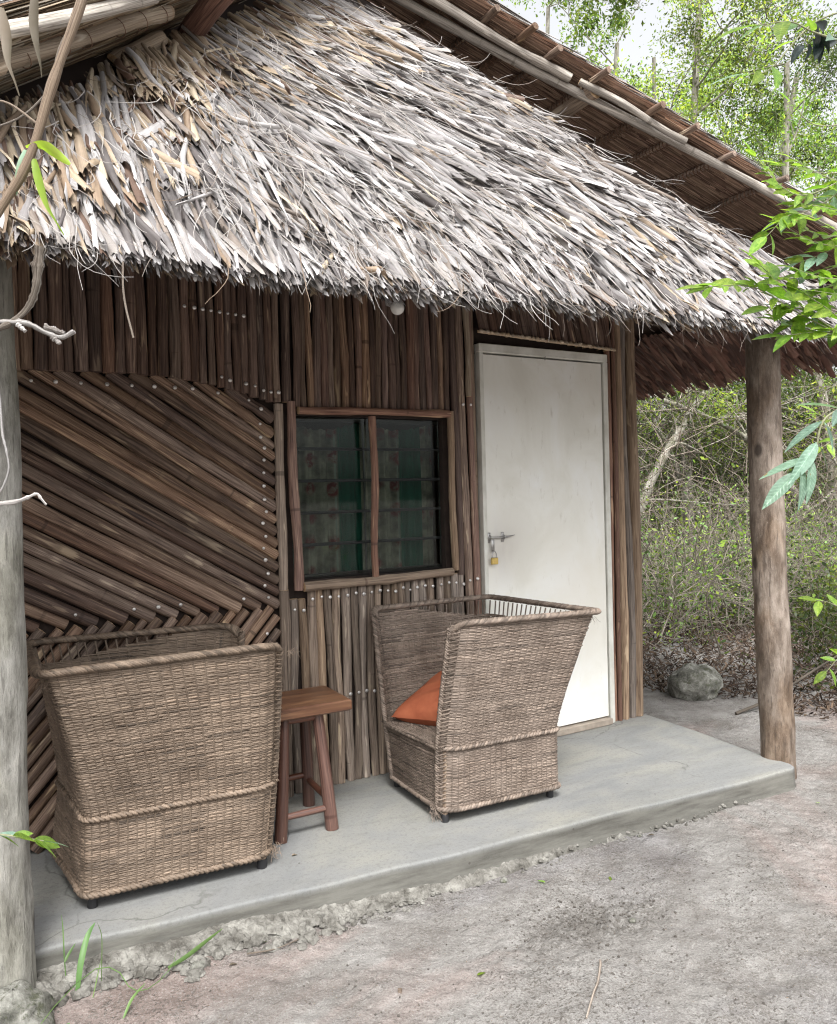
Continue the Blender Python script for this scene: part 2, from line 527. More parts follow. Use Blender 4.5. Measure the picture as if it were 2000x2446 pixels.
def door_paint():
    t = NT('white_door_paint')
    a = t.noise(t.vec('Object', (3, 3, 2.2)), 1.0, 6, .6, .5)
    b = t.noise(t.vec('Object', (30, 30, 9)), 1.0, 6, .7)
    c = t.ramp(a, [(.35, (.70, .69, .63)), (.5, (.77, .765, .715)), (.65, (.81, .815, .79))])
    c = t.mix(t.map(b, .60, .72, 0, .45), c, (.46, .43, .36))
    big = t.noise(t.vec('Object', (1.1, 1, .8)), 1.0, 3, .5)
    c = t.mix(t.map(big, .5, .68, 0, .5), c, (.70, .665, .585))
    # grubby hand marks around the bolt
    tc = t.n('ShaderNodeTexCoord'); sp = t.n('ShaderNodeVectorMath', operation='DISTANCE')
    t.l(tc.outputs['Object'], sp.inputs[0]); sp.inputs[1].default_value = (2.40, -.02, 1.02)
    g = t.math('MULTIPLY', t.map(sp.outputs['Value'], .03, .24, .55, 0), t.map(a, .35, .6, .3, 1))
    c = t.mix(g, c, (.36, .31, .26))
    n = t.bump(t.noise(t.vec('Object', (60, 60, 14)), 1, 4, .6), .15, .002)
    return t.fin(c, .42, n, .4)
M['door'] = door_paint()
M['door_side'] = (lambda t: t.fin(t.ramp(t.noise(t.vec('Object', (8, 8, 5)), 1, 6), [(.3, (.46, .45, .40)), (.7, (.74, .74, .69))]), .55))(NT('white_frame_paint'))

def plain(name, col, rough=.6, metal=0.0, spec=.4, nscale=30, var=.25):
    t = NT(name)
    lo = tuple(x * (1 - var) for x in col); hi = tuple(min(1, x * (1 + var)) for x in col)
    c = t.ramp(t.noise(t.vec('Object', (nscale,) * 3, True), 1, 5, .6), [(.3, lo), (.7, hi)])
    return t.fin(c, rough, None, spec, metal)
M['steel'] = plain('galvanised_steel', (.42, .41, .40), .4, .9)
M['brass'] = plain('brass', (.62, .46, .16), .38, .85)
M['nail'] = plain('bottle_cap_nail', (.66, .64, .62), .35, .6)
M['threshold'] = plain('worn_grey_tan_board', (.30, .255, .21), .85, nscale=14)
M['rubber'] = plain('black_rubber', (.022, .022, .024), .6)
M['bulb'] = plain('frosted_glass_bulb', (.78, .77, .74), .25, 0, .5, 5, .04)
M['dark'] = plain('dark_interior', (.014, .011, .010), .9)
M['backing'] = plain('mud_wall_backing', (.030, .020, .016), .95)
M['rope'] = plain('coir_rope', (.16, .095, .065), .95, nscale=140)
M['stool'] = wood('varnished_mahogany', (.035, .013, .009), (.085, .034, .021), (.13, .055, .034), (.18, .08, .048), rough=.38, streak_w=.75, bump=.15, grain=(9, 2.5, 1), spec=.5)
def stool_top_mat():
    t = NT('varnished_plank')
    a = t.noise(t.vec('Object', (3.0, 40, 40)), 1, 7, .6, .5)
    c = t.ramp(a, [(.3, (.050, .020, .011)), (.5, (.11, .050, .026)), (.7, (.19, .098, .05))])
    return t.fin(c, t.map(a, .3, .7, .28, .42), t.bump(a, .15, .002), .5)
M['stool_top'] = stool_top_mat()
def cushion_mat():
    t = NT('orange_cotton')
    v = t.vec('Object', (300, 300, 300))
    a = t.noise(t.vec('Object', (12, 12, 12)), 1, 5, .6)
    c = t.ramp(a, [(.3, (.25, .068, .032)), (.7, (.36, .112, .055))])
    return t.fin(c, .85, t.bump(t.noise(v, 1, 2), .3, .001), .2)
M['cushion'] = cushion_mat()

def glass_mat():
    t = NT('window_glass')
    gl = t.n('ShaderNodeBsdfGlossy'); gl.inputs['Roughness'].default_value = .03
    tr = t.n('ShaderNodeBsdfTransparent'); tr.inputs['Color'].default_value = (.86, .9, .88, 1)
    fr = t.n('ShaderNodeFresnel'); fr.inputs['IOR'].default_value = 1.28
    mx = t.n('ShaderNodeMixShader')
    t.l(t.math('MULTIPLY', fr.outputs[0], 1.0), mx.inputs[0]); t.l(tr.outputs[0], mx.inputs[1]); t.l(gl.outputs[0], mx.inputs[2])
    t.l(mx.outputs[0], t.out.inputs[0])
    return t.m
M['glass'] = glass_mat()
def curtain_mat():
    t = NT('printed_curtain')
    tc = t.n('ShaderNodeTexCoord'); sx = t.n('ShaderNodeSeparateXYZ'); t.l(tc.outputs['UV'], sx.inputs[0])
    x, z = sx.outputs[0], sx.outputs[1]
    base = t.ramp(t.noise(t.vec('UV', (9, 9, 1)), 1, 6), [(.38, (.06, .06, .048)), (.62, (.17, .162, .13))])
    # green bands, pale bands
    w = t.math('FRACT', t.math('MULTIPLY', x, 2.6))
    band = t.map(w, .60, .63, 0, 1)
    c = t.mix(band, base, (.011, .050, .035))
    w2 = t.math('MULTIPLY', t.map(w, .56, .57, 0, 1), t.map(w, .60, .59, 0, 1))
    c = t.mix(w2, c, (.12, .14, .12))
    vo = t.n('ShaderNodeTexVoronoi'); vo.inputs['Scale'].default_value = 7.5; vo.inputs['Randomness'].default_value = .25
    t.l(tc.outputs['UV'], vo.inputs['Vector'])
    rose = t.math('MULTIPLY', t.map(vo.outputs['Distance'], .22, .32, 1, 0), t.math('SUBTRACT', 1.0, band))
    rose = t.math('MULTIPLY', rose, t.map(t.noise(t.vec('UV', (30, 30, 1)), 1, 3), .4, .55, .3, 1))
    c = t.mix(rose, c, (.085, .022, .022))
    return t.fin(c, .9, None, .1)
M['curtain'] = curtain_mat()

def leaf_mat(name, cols, trans=.45, rough=.45, veins=False):
    t = NT(name)
    oi = t.n('ShaderNodeObjectInfo')
    a = t.noise(t.vec('Object', (7, 7, 7), True), 1, 4)
    c = t.mix(1.0, t.ramp(a, [(.3, cols[0]), (.55, cols[1]), (.75, cols[2])]), t.tint(), 'MULTIPLY')
    hs = t.n('ShaderNodeHueSaturation')
    t.l(t.map(oi.outputs['Random'], 0, 1, .6, 1.3), hs.inputs['Value'])
    t.l(t.map(t.math('FRACT', t.math('MULTIPLY', oi.outputs['Random'], 17.3)), 0, 1, .482, .512), hs.inputs['Hue'])
    t.l(c, hs.inputs['Color']); c = hs.outputs[0]
    if veins:
        sx = t.n('ShaderNodeSeparateXYZ'); tc = t.n('ShaderNodeTexCoord'); t.l(tc.outputs['UV'], sx.inputs[0])
        ay = t.math('ABSOLUTE', sx.outputs[1])
        w = t.math('FRACT', t.math('MULTIPLY', t.math('SUBTRACT', sx.outputs[0], t.math('MULTIPLY', ay, 1.1)), 1.1))
        c = t.mix(t.map(w, .0, .16, .35, 0), c, t.mix(1.0, c, (1.6, 1.5, 1.5), 'MULTIPLY'))
        c = t.mix(t.map(ay, .03, .10, .5, 0), c, t.mix(1.0, c, (1.7, 1.6, 1.6), 'MULTIPLY'))
        sp = t.noise(t.vec('Object', (5, 5, 5), True), 1.2, 3)
        c = t.mix(t.map(sp, .66, .70, 0, .8), c, (.20, .13, .045))
        t.l(t.bump(t.map(w, 0, .3), .3, .02), t.b.inputs['Normal'])
    t.l(c, t.b.inputs['Base Color'])
    t.b.inputs['Roughness'].default_value = rough
    t.b.inputs['Specular IOR Level'].default_value = .35
    tr = t.n('ShaderNodeBsdfTranslucent')
    t.l(t.mix(1.0, c, (1.35, 1.45, .75), 'MULTIPLY'), tr.inputs['Color'])
    mx = t.n('ShaderNodeMixShader'); mx.inputs[0].default_value = trans
    t.l(t.b.outputs[0], mx.inputs[1]); t.l(tr.outputs[0], mx.inputs[2]); t.l(mx.outputs[0], t.out.inputs[0])
    return t.m
M['leaf_far'] = leaf_mat('thicket_foliage', [(.09, .145, .04), (.18, .26, .07), (.31, .39, .11)], .55)
M['leaf_low'] = leaf_mat('grey_green_brush_leaf', [(.085, .125, .045), (.17, .23, .075), (.30, .36, .13)], .5)  # grey-green leaf colour of the low brush
M['leaf_near'] = leaf_mat('fresh_leaf', [(.10, .20, .03), (.19, .31, .045), (.31, .42, .08)], .48, .35, True)
M['leaf_blue'] = leaf_mat('blue_green_leaf', [(.10, .17, .12), (.16, .25, .19), (.24, .33, .27)], .3, .35, True)
M['dark_leaf'] = leaf_mat('dark_withered_leaf', [(.010, .018, .018), (.025, .038, .036), (.05, .06, .055)], .1)
M['grass'] = leaf_mat('grass_blade', [(.045, .095, .03), (.075, .14, .045), (.12, .19, .07)], .3, .45, True)
M['dry_leaf'] = leaf_mat('dry_leaf', [(.09, .07, .05), (.16, .13, .10), (.26, .225, .19)], .2, .7)
M['litter'] = leaf_mat('leaf_litter', [(.045, .030, .022), (.10, .072, .054), (.18, .14, .11)], .1, .8)
M['twig'] = wood('dry_twig', (.06, .045, .035), (.20, .165, .135), (.36, .32, .27), (.50, .46, .40), rough=.85, spec=.15)
M['grey_twig'] = plain('grey_thicket_twig', (.19, .165, .135), .9, nscale=6, var=.6)
M['dark_twig'] = plain('dark_brown_twig', (.075, .062, .048), .9, nscale=6, var=.5)  # dark brown tone for thicket stems and the fallen branch
M['lichen_twig'] = wood('lichen_twig', (.16, .14, .12), (.34, .32, .30), (.50, .48, .46), (.60, .58, .56), rough=.85, streak_w=.5, spec=.15)
M['stem'] = plain('green_brown_stem', (.20, .20, .12), .7)
M['branch_brown'] = wood('smooth_tan_branch', (.10, .07, .05), (.24, .18, .13), (.34, .27, .20), (.40, .33, .26), rough=.6, spec=.3)

# ================================================================= the ground
def ground_height(x, y):
    P = np.stack([x, y], -1)
    h = .020 * fbm(P * 1.3, 4, 3) + .007 * fbm(P * 7, 3, 5) + .006 * fbm(P * 24, 3, 9)
    # scuffed hollow in front of the step
    d = np.hypot((x - 1.72) / .30, (y + 1.36) / .12)
    h = h - .022 * np.exp(-d ** 2) * (1 + .9 * fbm(P * 22, 3, 21)) + .020 * np.exp(-d ** 2) * np.abs(fbm(P * 34, 3, 23))
    for hx, hy, rr in ((1.95, -1.85, .10), (2.35, -1.62, .09), (1.25, -1.75, .08), (2.3, -1.15, .10)):
        d = np.hypot(x - hx, (y - hy) * 1.6) / rr
        h = h - .012 * np.exp(-d ** 2) + .006 * np.exp(-(d - 1.6) ** 2 * 3)
    # rises a touch into the thicket
    h = h + .05 * np.clip((x - 4.6) / 3, 0, 1)
    h = h + .0065 * np.abs(fbm(P * 38, 3, 55)) * (.5 + np.clip(fbm(P * 2, 2, 3) + .3, 0, 1)) + .004 * np.clip(np.sin((P[:, 0] * .8 + P[:, 1] * 1.1) * 60 + 3 * fbm(P * 2, 2, 8)), 0, 1) * np.clip(fbm(P * 1.1, 2, 60) * 2.5, 0, 1)
    return h - .101

def grid(x0, x1, y0, y1, st):
    nx, ny = int((x1 - x0) / st) + 1, int((y1 - y0) / st) + 1
    X, Y = np.meshgrid(np.linspace(x0, x1, nx), np.linspace(y0, y1, ny))
    i = np.arange(ny - 1)[:, None] * nx + np.arange(nx - 1)[None, :]
    F = np.stack([i, i + 1, i + nx + 1, i + nx], -1).reshape(-1, 4)
    return X.reshape(-1), Y.reshape(-1), F

g = Geo()
X, Y, F = grid(-.6, 4.2, -3.0, .4, .008)
g.add(np.stack([X, Y, ground_height(X, Y)], -1), F)
def ring_ground(g, x0, x1, y0, y1, st, drop):
    X, Y, F = grid(x0, x1, y0, y1, st)
    Z = ground_height(X, Y) - drop
    g.add(np.stack([X, Y, Z], -1), F)
# coarser skirts that butt against the fine patch
for (a, b, c, d) in ((4.2, 9.0, -3.0, .4), (-.6, 9.0, .4, 9.0), (-4, -.6, -3.0, 9.0), (-4, 9.0, -7, -3.0)):
    ring_ground(g, a, b, c, d, .05, 0)
for (a, b, c, d) in ((9.0, 300, -300, 300), (-300, -4, -300, 300), (-4, 9.0, 9.0, 300), (-4, 9.0, -300, -7)):
    nx, ny = 25, 25
    xs = np.linspace(a, b, nx); ys = np.linspace(c, d, ny)
    X, Y = np.meshgrid(xs, ys); X = X.reshape(-1); Y = Y.reshape(-1)
    i = np.arange(ny - 1)[:, None] * nx + np.arange(nx - 1)[None, :]
    F = np.stack([i, i + 1, i + nx + 1, i + nx], -1).reshape(-1, 4)
    g.add(np.stack([X, Y, np.full_like(X, -.075)], -1), F)
tag(g.build('ground', M['sand']), kind='structure')

# ---------------------------------------------------------------- veranda floor (the concrete step)
def slab_edge(x):
    return -(.715 + .085 * x + .005 * np.sin(x * 5.1) + .003 * np.sin(x * 13 + 1)) - .05 * np.clip((x - .2), 0, .8)
g = Geo()
xs = np.concatenate([np.linspace(-1.2, 3.20, 130), [3.245, 3.275, 3.29]])
ye = slab_edge(xs)
ye[-2] += .012; ye[-1] += .04
prof = [(-.002, 3.3), (0, .6), (0, .35), (0, .10), (0, .018), (0, .013), (-.0005, .0075), (-.002, .0032), (-.0050, .0008), (-.009, 0), (-.014, 0), (-.05, -.001), (-.08, -.004), (-.115, -.012), (-.16, -.03)]
rows = []
for dz, ins in prof:
    y = ye + ins
    rows.append(np.stack([xs, y, np.full_like(xs, dz) + .0015 * fbm(np.stack([xs * 4, y * 4], -1), 2, 8)], -1))
V = np.array(rows); nr, nc = V.shape[:2]
i = np.arange(nr - 1)[:, None] * nc + np.arange(nc - 1)[None, :]
F = np.stack([i, i + nc, i + nc + 1, i + 1], -1).reshape(-1, 4)
g.add(V.reshape(-1, 3), F)
# right-hand end face, running back beside the hut
yr = np.linspace(ye[-1], 3.0, 60)
xr = 3.29 + .09 * np.clip((yr - ye[-1]) / .85, 0, 1) + .004 * np.sin(yr * 11)
rows = []
for dz, ins in [(-.002, -.16), (0, -.02), (-.0015, -.007), (-.006, -.0015), (-.014, 0), (-.10, .004), (-.16, .03)]:
    rows.append(np.stack([xr + ins, yr, np.full_like(xr, dz)], -1))
V = np.array(rows); nr, nc = V.shape[:2]
i = np.arange(nr - 1)[:, None] * nc + np.arange(nc - 1)[None, :]
F = np.stack([i, i + nc, i + nc + 1, i + 1], -1).reshape(-1, 4)[:, ::-1]
V[0, :, 2] -= .002
g.add(V.reshape(-1, 3), F)
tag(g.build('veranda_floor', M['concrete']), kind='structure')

# soil clods round the scuffed hollow
gc = Geo()
CLODS = gc
# crumbled mortar spilled along the foot of the step: lumps of their own
g = Geo()
def lump(g, c, r, seed, col=(1, 1, 1), flat=.6, k=7, m=5):
    th = np.linspace(0, 2 * np.pi, k, endpoint=False); ph = np.linspace(.0, np.pi, m)
    V = []
    for p in ph:
        for t_ in th: V.append((math.sin(p) * math.cos(t_), math.sin(p) * math.sin(t_), math.cos(p)))
    V = np.array(V)
    V = V * (1 + .35 * vnoise(V * 1.7 + seed * 3.1, seed % 97))[:, None]
    V = V * arr(r, r * (.6 + .5 * ((seed * 37 % 100) / 100)), r * flat)
    a = seed * 1.7; V = V @ np.array([[math.cos(a), -math.sin(a), 0], [math.sin(a), math.cos(a), 0], [0, 0, 1]]).T
    i = np.arange(m - 1)[:, None] * k + np.arange(k)[None, :]
    j = np.arange(m - 1)[:, None] * k + (np.arange(k)[None, :] + 1) % k
    F = np.stack([i, i + k, j + k, j], -1).reshape(-1, 4)
    g.add(V + np.array(c), F, col)
X, Y, F = grid(0, 1, 0, 1, 1 / 259)
nx = int(np.sqrt(len(X)))
def mortar_w(x):
    return np.clip(.15 - .055 * x, .026, .16) * (1 + .75 * fbm(np.stack([x * 9, x * 0], -1), 4, 31)) * np.clip((3.1 - x) * 2, 0.25, 1)
nxm, nym = 560, 26
xs = np.linspace(-.3, 3.15, nxm); ts = np.linspace(0, 1, nym)
XX, TT = np.meshgrid(xs, ts)
WW = mortar_w(xs)[None, :] * np.ones_like(TT)
YY = slab_edge(XX) + .012 - WW * TT
P = np.stack([XX.reshape(-1), YY.reshape(-1)], -1)
nz = np.abs(fbm(P * 40, 4, 41)).reshape(XX.shape) + .35 * fbm(P * 9, 3, 45).reshape(XX.shape)
hh = (.036 * (1 - TT) ** .8 + .012 * nz * 2.2 * np.sin(np.clip(TT * 3.1, 0, 3.14)) - .0)
hh = hh * np.clip(1.15 - .22 * XX, .35, 1.1)
ZZ = ground_height(XX.reshape(-1), YY.reshape(-1)).reshape(XX.shape) + hh - .028 * TT ** 6 - .012 * (TT > .97)
i = np.arange(nym - 1)[:, None] * nxm + np.arange(nxm - 1)[None, :]
F = np.stack([i, i + nxm, i + nxm + 1, i + 1], -1).reshape(-1, 4)
g.add(np.stack([XX, YY, ZZ], -1).reshape(-1, 3), F)
for q in range(1150):
    x = float(RNG.uniform(-.1, 3.0) ** 1.0) * (1 if RNG.random() < .4 else .45)
    t_ = RNG.uniform(.15, 1.25)
    w_ = float(mortar_w(np.array([x]))[0])
    y = float(slab_edge(np.array([x]))[0]) - w_ * t_
    r = (.0025 + .019 * RNG.uniform(0, 1) ** 3) * (1.3 if x < 1 else .55)
    z = float(ground_height(np.array([x]), np.array([y]))[0]) + .022 * max(0, 1 - t_)
    lump(g, (x, y, z + r * .2), r, q + 3, .8 + .3 * RNG.random() * np.ones(3))
for q in range(330):
    a_, r_ = RNG.uniform(0, 6.28), abs(RNG.normal(0, 1))
    x = 1.72 + .26 * r_ * math.cos(a_); y = -1.34 + .11 * r_ * math.sin(a_)
    r = RNG.uniform(.0015, .0062)
    lump(CLODS, (x, y, float(ground_height(np.array([x]), np.array([y]))[0]) + r * .3), r, q + 900, k=6, m=4)
for q in range(900):
    x = RNG.uniform(.3, 4.0); y = -.98 - .085 * x - RNG.uniform(0, 1.6)
    r = RNG.uniform(.0012, .0045)
    lump(CLODS, (x, y, float(ground_height(np.array([x]), np.array([y]))[0]) + r * .3), r, q + 1900, k=5, m=4)
tag(CLODS.build('soil_clods', M['soil'], smooth=False), 'small loose clods of grey earth on the sand in front of the step', 'soil', kind='stuff')
tag(g.build('mortar_rubble', M['mortar'], smooth=False), 'crumbled pale mortar spilled along the foot of the concrete step', 'rubble', kind='stuff')

# ================================================================= THE HUT
hut = thing('hut', 'thatched pole-walled hut with a white door, small window and concrete veranda', 'hut')

# --- wall backing with the window hole, side and back walls (solid boxes)
WX0, WX1, WZ0, WZ1 = 1.262, 2.062, .930, 1.668          # window opening
g = Geo()
for (x0, x1, z0, z1) in ((-1.2, WX0, -.1, 2.55), (WX1, 2.25, -.1, 2.55), (WX0, WX1, -.1, WZ0), (WX0, WX1, WZ1, 2.55), (3.12, 3.36, -.1, 2.3), (2.25, 3.12, 2.06, 2.4)):
    box(g, ((x0 + x1) / 2, .055, (z0 + z1) / 2), (x1 - x0 - .001, .06, z1 - z0 - .001))
box(g, (3.33, 1.58, 1.0), (.06, 2.98, 2.2))
box(g, (-1.17, 1.58, 1.0), (.06, 2.98, 2.2))
box(g, (1.1, 3.12, 1.0), (4.7, .06, 2.2))
box(g, (2.68, .155, 1.0), (.86, .12, 2.1))
wall = g.build('pole_wall', M['backing'], hut, smooth=False)

def pole(p0, p1, r, mat='pole_dark', parent=None, bend=.006, name='pole', n=9, k=10, taper=.93, label=None, wob=.05, knots=1, cap='cut_end', seed=None):
    p0, p1 = arr(*p0), arr(*p1)
    L = np.linalg.norm(p1 - p0)
    t = np.linspace(0, 1, n)[:, None]
    P = p0 * (1 - t) + p1 * t
    d = (p1 - p0) / L
    a = np.cross(d, arr(0, 1, 0)); a /= np.linalg.norm(a) + 1e-9
    ph = RNG.uniform(0, 6.28, 4)
    off = bend * (np.sin(t * 3.1 + ph[0]) * .8 + .5 * np.sin(t * 7.7 + ph[1]))
    P = P + a * off + arr(0, 1, 0) * bend * .4 * np.sin(t * 6 + ph[2])
    rad = r * np.linspace(1, taper, n) * (1 + .05 * np.sin(t[:, 0] * 9 + ph[3]) + .03 * RNG.normal(size=n))
    for _ in range(knots):
        j = RNG.integers(1, n - 1); rad[j] *= 1.09
    g = Geo()
    tube(g, P, rad, k, None, True, 1, wob, RNG.uniform(0, 5))
    o = g.build(name, [M[mat], M[cap] if cap else M[mat]], parent)
    if label: o['label'] = label
    return o

def nail(x, y, z, parent, r=.0085):
    g = NAIL
    o = place('nail_head', g, parent, Matrix.Translation((x, y, z)) @ Matrix.Rotation(random.uniform(-.3, .3), 4, 'X') @ Matrix.Scale(r / .0085 * random.uniform(.72, 1.05), 4))
    return o
_g = Geo()
_th = np.linspace(0, 2 * np.pi, 10, endpoint=False)
_rings = [(1.0, 0), (1.0, -.22), (.82, -.42), (.35, -.52)]
V = np.array([[rr * math.cos(t_), yy, rr * math.sin(t_)] for rr, yy in _rings for t_ in _th]) * .0085
_i = np.arange(3)[:, None] * 10 + np.arange(10)[None, :]; _j = np.arange(3)[:, None] * 10 + (np.arange(10)[None, :] + 1) % 10
_g.add(V, np.stack([_i, _j, _j + 10, _i + 10], -1).reshape(-1, 4))
_g.add(np.vstack([V[30:40], [[0, -.006, 0]]]), np.stack([np.arange(10), (np.arange(10) + 1) % 10, np.full(10, 10)], -1))
NAIL = _g.mesh('nail_head', M['nail'])

def diag_top(x):                                            # curved upper border of the diagonal panel
    return 1.795 + .012 * math.sin((x - .1) * 2.6) - .085 * max(0, (x - .55) / .62) ** 2

# upper row of upright poles on the left
x = -1.15
while x < 1.19:
    r = random.uniform(.017, .027) if x < .75 else random.uniform(.016, .022)
    xc = x + r
    zb = diag_top(max(min(xc, 1.17), .1)) + random.uniform(-.002, .004)
    pole((xc, -.016 + random.uniform(-.003, .003), zb), (xc + random.uniform(-.006, .006), -.010, 2.42), r, 'pole_dark' if random.random() < .8 else 'pole_brown', wall, bend=.003, cap=None)
    if .95 < xc and random.random() < .8: nail(xc, -.036, zb + .04 + random.uniform(-.006, .006), wall)
    if .80 < xc < 1.08: nail(xc, -.034, 2.09 - .02 * (xc - .8) / .1 * .35, wall)
    x += 1.92 * r + random.uniform(-.002, .002)

# diagonal panel: long poles falling to the right, lower ones rising to the right
X0, X1 = -.95, 1.172
ZL = .838
XM = .67                                                    # spacing is kept at the middle of the panel
cm = 2.62
while cm > .05:
    s = -.68 + .13 * min(max((1.9 - cm) / 1.4, 0), 1)
    r = random.uniform(.0205, .0265)
    c = cm - s * XM
    xa, xb = X0, X1
    for _ in range(5):
        zt = diag_top(min(max(xa, .1), 1.17))
        if c + s * xa > zt: xa = (zt - c) / s
    if c + s * xb < ZL: xb = (ZL - c) / s
    if xb - xa > .05:
        o = pole((xa - .026, .004, c + s * (xa - .026)), (xb + .006, .004, c + s * (xb + .006)), r, 'pole_brown' if random.random() < .8 else 'pole_dark', wall, bend=.003, n=16, knots=4, taper=.97)
        if xb > X1 - .02: nail(xb - .055 + random.uniform(-.01, .01), -.030, c + s * (xb - .055), wall)
        elif random.random() < .6 and xb > .1: nail(xb - .07, -.030, c + s * (xb - .07), wall)
        if xa > .1 and random.random() < .9: nail(xa + .055, -.030, c + s * (xa + .055), wall)
    cm -= 2.03 * r / math.cos(math.atan(s)) - random.uniform(-.001, .003)
i = 0
c = -3.2
s = 1.12
ZT = .826
while c < 1.9:
    r = random.uniform(.019, .025)
    xa, xb = X0, X1
    if c + s * xa < .01: xa = (.01 - c) / s
    if c + s * xb > ZT: xb = (ZT - c) / s
    if xb - xa > .03:
        pole((xa + .003, -.012, c + s * xa), (xb - .003, -.012, c + s * xb), r, 'pole_grey' if c < -.7 else 'pole_brown', wall, bend=.004, n=10, knots=2)
        if .3 < xb < X1 + .1 and xb > .75 and random.random() < .8: nail(xb - .06, -.036, c + s * (xb - .06) - (.0 if xb > X1 - .02 else 0), wall)
    c += 2 * r / math.cos(math.atan(s)) + random.uniform(-.001, .004)

# corner pole beside the diagonal panel and the window jamb poles
pole((1.194, -.012, .0), (1.197, -.012, .9), .024, 'pole_grey', wall, bend=.005, n=14)
pole((1.195, -.012, .9), (1.203, -.012, 1.71), .022, 'pole_grey', wall, bend=.005, n=14)
pole((1.243, -.004, 1.72), (1.247, -.004, 2.42), .022, 'pole_dark', wall, bend=.002)
# short upright poles above the window
x = 1.272
while x < 2.075:
    r = random.uniform(.0155, .0205)
    xc = x + r
    pole((xc, random.uniform(-.004, .004), 1.702), (xc + random.uniform(-.008, .008), .0, 2.42), r, random.choice(['pole_dark', 'pole_dark', 'pole_red', 'pole_red', 'pole_brown']), wall, bend=.005, n=13, knots=2, cap=None)
    x += 1.93 * r + random.uniform(-.001, .002)
# poles beneath the window, weathered paler by the rain
x = 1.222
while x < 2.15:
    r = random.uniform(.018, .0235)
    xc = x + r
    zt = .895 + .012 * (xc - 1.2) + random.uniform(-.004, .004) - (.04 if xc < 1.31 else 0)
    pole((xc + random.uniform(-.008, .008), .0, .002), (xc, .0, zt), r, 'pole_grey' if random.random() < .8 else 'pole_tan', wall, bend=.006, n=14, knots=2)
    nail(xc, -.024, zt - .045 + random.uniform(-.006, .006), wall)
    if random.random() < .8: nail(xc, -.024, .405 + random.uniform(-.008, .008), wall)
    x += 1.97 * r + random.uniform(-.001, .004)
# tall crooked poles between window and door
pole((2.128, -.006, .9), (2.118, -.004, 2.42), .020, 'pole_red', wall, bend=.007, n=18, knots=2)
pole((2.172, -.010, .002), (2.150, -.006, 2.42), .0215, 'pole_brown', wall, bend=.010, n=20, knots=3)
pole((2.214, -.008, .002), (2.196, -.012, 2.40), .018, 'pole_red', wall, bend=.013, n=20, knots=3)
pole((2.240, -.002, .002), (2.226, .0, 2.40), .013, 'pole_tan', wall, bend=.004, n=16)
pole((2.192, -.034, 1.78), (2.176, -.030, 2.30), .014, 'cream_pole', wall, bend=.008, n=12, taper=1.2)
nail(2.150, -.034, 1.74, wall); nail(2.196, -.034, 1.74, wall); nail(2.165, -.034, .87, wall); nail(2.210, -.034, .875, wall)
# right of the door: the corner bundle
pole((3.142, -.002, .0), (3.140, .0, 2.4), .020, 'pole_red', wall, bend=.004, n=18, knots=2)
pole((3.168, -.022, .0), (3.172, -.02, 2.4), .013, 'pole_red', wall, bend=.003, n=14)
pole((3.212, -.012, .0), (3.198, -.01, 2.4), .026, 'pole_tan', wall, bend=.017, n=22, knots=3)
pole((3.268, -.002, .0), (3.258, .0, 2.4), .025, 'pole_grey', wall, bend=.018, n=22, knots=3)
pole((3.330, .000, .0), (3.310, .0, 2.4), .036, 'pole_tan', wall, bend=.010, n=22, knots=3)
for q in range(52):                                         # side wall of upright poles, going back
    r = random.uniform(.022, .029)
    pole((3.368, .06 + q * .055, -.1), (3.366, .06 + q * .055, 2.15), r, 'pole_brown', wall, bend=.004, n=4, k=8)
# stub poles leaning above the door, pale sawn ends
for q in range(17):
    xx = 2.265 + q * .0520
    zb = 2.108 - .002 * q + random.uniform(-.004, .004)
    pole((xx + .03, -.028, zb), (xx - .02, .0, 2.42), random.uniform(.0235, .027), 'pole_dark', wall, bend=.002, n=5)
pole((2.23, -.062, 2.098), (3.15, -.062, 2.072), .0075, 'cream_pole', wall, bend=.002, n=14, wob=.1)
for q in range(28):
    xx = 2.25 + q * .032
    g = Geo(); lump(g, (xx, -.060, 2.103 - .0295 * (xx - 2.25)), .017, q + 50, flat=.55, k=8, m=6)
    g.build('sawn_end', M['cream_pole'], wall)

# --- window
g = Geo()
box(g, ((WX0 + WX1) / 2, .075, WZ0 + .012), (WX1 - WX0, .02, .02)); box(g, ((WX0 + WX1) / 2, .075, WZ1 - .012), (WX1 - WX0, .02, .02))
window = g.build('window', M['dark'], hut, smooth=False)
pole((1.262, -.022, .895), (1.258, -.020, 1.722), .023, 'pole_red', window, bend=.006, n=16, knots=2, name='jamb_pole', taper=.92)
pole((2.085, -.018, .925), (2.085, -.018, 1.705), .017, 'pole_tan', window, bend=.005, n=14, name='jamb_pole')
pole((1.285, -.034, 1.688), (2.070, -.030, 1.690), .0190, 'pole_red', window, bend=.004, n=14, knots=2, name='head_pole')
pole((1.285, -.036, .905), (2.062, -.034, .922), .0205, 'pole_tan', window, bend=.004, n=16, knots=3, name='sill_pole')
pole((1.652, -.026, .928), (1.645, -.026, 1.668), .0155, 'pole_red', window, bend=.010, n=16, knots=3, name='mullion_pole', taper=1.1)
for (a, b) in ((WX0 + .01, 1.645), (1.655, WX1 - .01)):
    for q in range(5):
        z0 = WZ0 + .01 + q * .1455
        g = Geo(); box(g, ((a + b) / 2, .052, z0 + .0715), (b - a, .004, .141))
        g.build('glass_pane', M['glass'], window, smooth=False)
for q in range(1, 5):
    z0 = WZ0 + .01 + q * .1455
    g = Geo(); tube(g, spline([(WX0, .066, z0), (WX1, .066, z0)], 3), .0085, 6); g.build('window_bar', M['rubber'], window)
for a in (1.655,):
    g = Geo(); tube(g, spline([(a, .088, WZ0), (a, .088, WZ1)], 3), .0045, 6); g.build('window_bar', M['rubber'], window)
